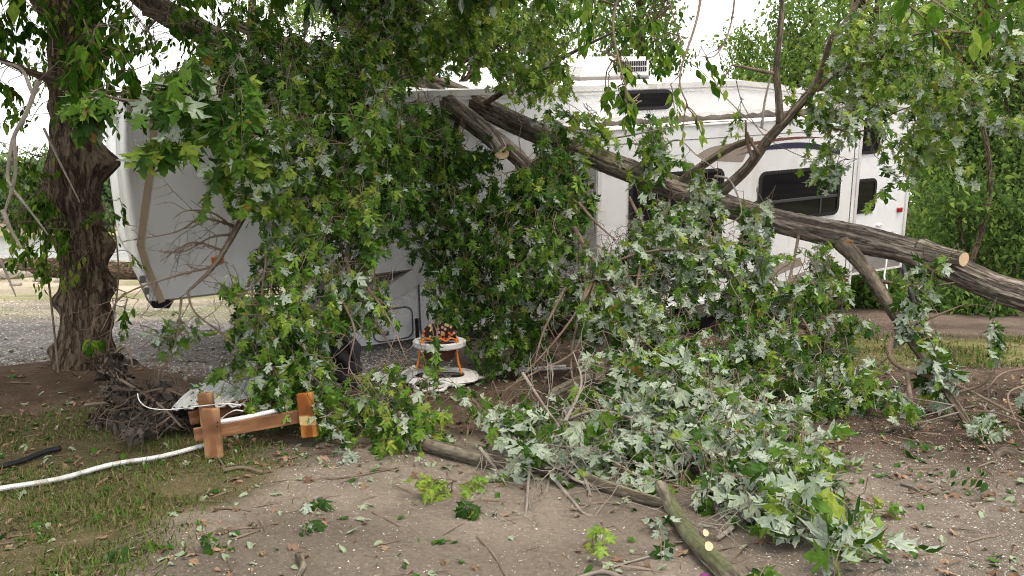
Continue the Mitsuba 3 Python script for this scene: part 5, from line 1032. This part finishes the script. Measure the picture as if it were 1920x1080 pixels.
ground_stick([(418, 872), (455, 868), (492, 876)], .016, 'short dark stick in front of the wooden frame')
ground_stick([(395, 800), (402, 838), (425, 870)], .009, 'thin stick leaning past the front post of the wooden frame')
ground_stick([(575, 886), (640, 882), (700, 872), (748, 862)], .007, 'long thin stick left of the long mossy branch')
ground_stick([(400, 938), (440, 941), (470, 945)], .006, 'dark stick at the edge of the grass')
ground_stick([(895, 990), (925, 1022), (945, 1055), (968, 1085)], .006, 'long dark stick slanting to the bottom edge in the middle')
ground_stick([(1190, 1085), (1130, 1060), (1060, 1075), (985, 1080)], .012, 'grey branch along the bottom edge left of the thick sawn branch', 'twig_grey')
ground_stick([(1000, 1080), (1090, 1062), (1180, 1042), (1250, 1020)], .008, 'long grey twig at the bottom beside the thick sawn branch', 'twig_grey')
ground_stick([(697, 945), (730, 958), (748, 970)], .005, 'thin curved twig on the bare path')
ground_stick([(560, 1032), (568, 1050), (556, 1074)], .020, 'thick bark chip at the bottom of the path', 'bark_moss')
ground_stick([(1690, 905), (1710, 912), (1725, 920)], .011, 'tan splinter on the path at the right', 'twig_grey')
ground_stick([(1130, 890), (1250, 905), (1330, 925)], .006, 'thin twig behind the thick sawn branch')
for i, (px, py, n, rx, ry, tn, lab) in enumerate([(820, 912, 15, 20, 38, (0, 0, 1), 'bright yellow-green maple sprig on the bare path'), (900, 900, 3, 16, 12, (0, 0, 1), 'small bright green sprig touching the long mossy branch'), (640, 845, 4, 32, 12, (1, 0, 0), 'sprig of upturned silver leaves right of the wooden frame'), (570, 985, 4, 30, 8, (1, 0, 0), 'flat dark green sprig low on the path'), (605, 938, 3, 16, 12, (1, 0, 0), 'dark green tuft of leaves on the path'), (875, 942, 3, 26, 6, (1, 0, 0), 'thin dark sprig right of the yellow-green sprig'), (250, 1022, 5, 55, 22, (.7, .3, 0), 'wide green sprig lying on the grass at the bottom left'), (1705, 845, 5, 46, 14, (1, 0, 0), 'green compound sprig on the path at the right'), (1845, 925, 4, 34, 14, (1, 0, 0), 'dark green sprig near the broken branch at the right'),
                                                  (1210, 985, 4, 26, 14, (1, 0, 0), 'cluster of silver leaves left of the thick sawn branch'), (1130, 1010, 3, 16, 14, (0, 0, 1), 'yellow-green tuft at the bottom in the middle'), (400, 1020, 3, 22, 10, (.6, .4, 0), 'small green sprig at the edge of the grass near the bottom'), (1245, 1030, 3, 20, 8, (1, 0, 0), 'dark leaf sprig beside the bark of the thick sawn branch')]):
    k = thing('leaf_sprig', lab, 'leaf sprig'); b = Branchwork(200 + i); c = gr(px, py); b.limb(np.array([c, c + [.1, .05, .02]]), .004)
    Y_ = c[1]
    b.clump(px, py - 4, Y_, rx, ry, .03, n, size=.10, tones=tn, silver=.95 if 'silver' in lab else .08, dirs=(.4 if i % 2 else -.3, -.6, .0), jit=.4, L=.24, leaves=8, face=(0, -.3, 1), zmin=.015)
    put_leaves(b.lv, k, 'maple_leaf', MAPLES if i not in (6, 7, 8) else OVATES, 12, i); put_tubes('twig', b.twigs(maxlen=.5), 'twig_bark', k, kind='stuff')
c = gr(1578, 801); th = np.arange(18) * 2 * np.pi / 18; o_ = np.stack([.062 * np.cos(th), .05 * np.sin(th) * (1 + .2 * np.cos(th)), .012 * np.cos(2 * th) + .02], 1)
put('yellow_leaf', (np.vstack([[[0, 0, .008]], o_]) + [c[0], c[1], float(ground_z(c[0], c[1])) + .012], np.array([[0, 1 + i, 1 + (i + 1) % 18] for i in range(18)])), 'yellow_leaf_skin', smooth=True, label='single yellow leaf on the dark soil right of the silver heap', category='leaf')
m = trimesh.creation.icosphere(3, .022); m.vertices *= [1.2, .8, .6]; m.vertices *= (1 + .5 * (meshkit.fbm(m.vertices * 40, 3) - .5))[:, None]; c = gr(1322, 1076); m.apply_translation([c[0], c[1], float(ground_z(c[0], c[1])) + .015])
put('cloth_scrap', m, 'purple_cloth', smooth=True, label='scrap of purple cloth at the bottom edge beside the sawn branch', category='cloth scrap')

# ------------------------------------------------------------------ ground cover nobody could count
def scatter(n, seed, x0, x1, y0, y1, keep):
    g = np.random.default_rng(seed); y = y0 * (y1 / y0) ** g.random(n); x = (x0 + (x1 - x0) * g.random(n)) * np.where(True, y / y0, 1)
    k = g.random(n) < keep(x, y); return x[k], y[k], g


def lay(x, y, g, V0, F0, size, flat=1.0, lift=0.0, tilt=.25):
    n = len(x); th = g.random(n) * 2 * np.pi; c, s = np.cos(th), np.sin(th); sz = size(g, n)
    v = V0[None] * sz[:, None, None]; tx, ty = g.normal(0, tilt, n), g.normal(0, tilt, n)
    vz = v[..., 2] + v[..., 0] * tx[:, None] + v[..., 1] * ty[:, None]
    P = np.stack([v[..., 0] * c[:, None] - v[..., 1] * s[:, None] + x[:, None], v[..., 0] * s[:, None] + v[..., 1] * c[:, None] + y[:, None], vz + (ground_z(x, y) + lift)[:, None]], -1)
    uv = np.stack([np.broadcast_to((np.arange(n) % 4001)[:, None] + .5, P.shape[:2]), np.broadcast_to(V0[None, :, 1] * .4 + .5, P.shape[:2])], -1)
    return P.reshape(-1, 3), (F0[None] + np.arange(n)[:, None, None] * len(V0)).reshape(-1, 3), uv.reshape(-1, 2)


OV = np.array([[1, 0, 0], [-1, 0, 0], [0, .7, 0], [0, -.7, 0], [0, 0, .45], [0, 0, -.3]]); OF = np.array([[0, 2, 4], [2, 1, 4], [1, 3, 4], [3, 0, 4]])
shell = lambda x, y: np.clip(.13 + 1.2 * np.clip(x - 1.1 + .25 * (4.6 - y), 0, 1) + .8 * np.exp(-((x + 1.0) ** 2 + (y - 5.9) ** 2) / .5), 0, 1) * np.where(x < -1.8 + .1 * (y - 5), .25, 1) * np.clip(1.6 - (y - 4) * .2, .12, 1)
x, y, g = scatter(60000, 5, -2.6, 2.7, 4.0, 10.5, shell)
v, f, u = lay(x, y, g, OV, OF, lambda g, n: .003 + .0055 * g.random(n) ** 3, lift=.001); put('gravel', (v, f), 'pebble', smooth=False, uv=u, kind='stuff', label='pale grit and shell scattered over the path')
x, y, g = scatter(34000, 6, -5.8, -.6, 9.0, 17.0, lambda x, y: np.where(y > 8.8, .8, 0))
v, f, u = lay(x, y, g, OV, OF, lambda g, n: .008 + .016 * g.random(n) ** 2, lift=.002); put('gravel', (v, f), 'pebble', smooth=False, uv=u, kind='stuff', label='grey gravel under the nose of the trailer')
turfk = lambda x, y: np.clip(.5 + 3 * (-1.75 + .08 * (y - 5) - x), 0.03, 1) * np.clip((meshkit.fbm(np.stack([x * 1.6, y * 1.6, 0 * x], -1), 3, 9) - .38) * 5, .06, 1) * (np.hypot(x + 4.5, (y - 8.4) * 1.1) > 1.2)
x, y, g = scatter(56000, 7, -2.7, -.9, 4.0, 7.9, turfk)
BV = np.array([[-.08, 0, 0], [.08, 0, 0], [-.06, .25, .5], [.06, .25, .5], [0, .75, .85]]); BF = np.array([[0, 1, 3], [0, 3, 2], [2, 3, 4]])
v, f, u = lay(x, y, g, BV, BF, lambda g, n: .014 + .038 * g.random(n) ** 2.4, tilt=.6); put('grass', (v, f), 'grass_blade', smooth=False, uv=u, kind='stuff', label='thin worn grass at the lower left')
x, y, g = scatter(30000, 8, 3.2, 6.6, 9.7, 12.2, lambda x, y: np.clip((meshkit.fbm(np.stack([x * 1.2, y * 1.2, 0 * x], -1), 3, 4) - .35) * 4, .05, 1))
v, f, u = lay(x, y, g, BV, BF, lambda g, n: .018 + .05 * g.random(n) ** 2, tilt=.6); put('grass', (v, f), 'grass_blade', smooth=False, uv=u, kind='stuff', label='patch of taller grass at the right behind the broken branch')
lt_ = lambda x, y: np.clip(.16 + .9 * np.clip((y - 5.2 + .25 * x) / 1.6, 0, 1) + .45 * (x < -1.3), 0, 1) * np.clip((meshkit.fbm(np.stack([x * 1.9, y * 1.9, 0 * x], -1), 3, 12) - .36) * 5, .12, 1)
tv, tf = leaf_template(OVATE, .5, .4, .06); tv = tv - [0, .5, 0]
x, y, g = scatter(10000, 9, -2.6, 2.7, 4.0, 12.0, lt_)
v, f, u = lay(x, y, g, tv, tf, lambda g, n: .022 + .055 * g.random(n) ** 1.6, lift=.012, tilt=.3); put('leaf_litter', (v, f), 'litter_leaf', smooth=False, uv=u, kind='stuff', label='dry and torn leaves strewn over the soil')
tv, tf = leaf_template(MAPLE, .4, .3, .05); tv = tv - [0, .5, 0]
x, y, g = scatter(650, 10, -2.6, 2.7, 4.0, 9.0, lambda x, y: .35 + .3 * (y > 5.5))
v, f, u = lay(x, y, g, tv, tf, lambda g, n: .04 + .05 * g.random(n), lift=.012, tilt=.2); put('leaf_litter', (v, f), 'litter_leaf', smooth=False, uv=u, kind='stuff', label='torn maple leaves strewn over the path')
x, y, g = scatter(2600, 11, -2.6, 2.7, 4.0, 12.0, lambda x, y: np.clip(.35 + .5 * (y > 5.8), 0, 1))
SV = np.array([[-.5, -.02, 0], [-.5, .02, 0], [.5, .012, .02], [.5, -.012, .02], [0, .03, .04]]); SF = np.array([[0, 4, 1], [0, 3, 4], [3, 2, 4], [4, 2, 1]])
v, f, u = lay(x, y, g, SV, SF, lambda g, n: .04 + .22 * g.random(n) ** 3, lift=.006, tilt=.05); put('twig_litter', (v, f), 'twig_bark', smooth=False, uv=u, kind='stuff', label='bits of broken twig on the ground')
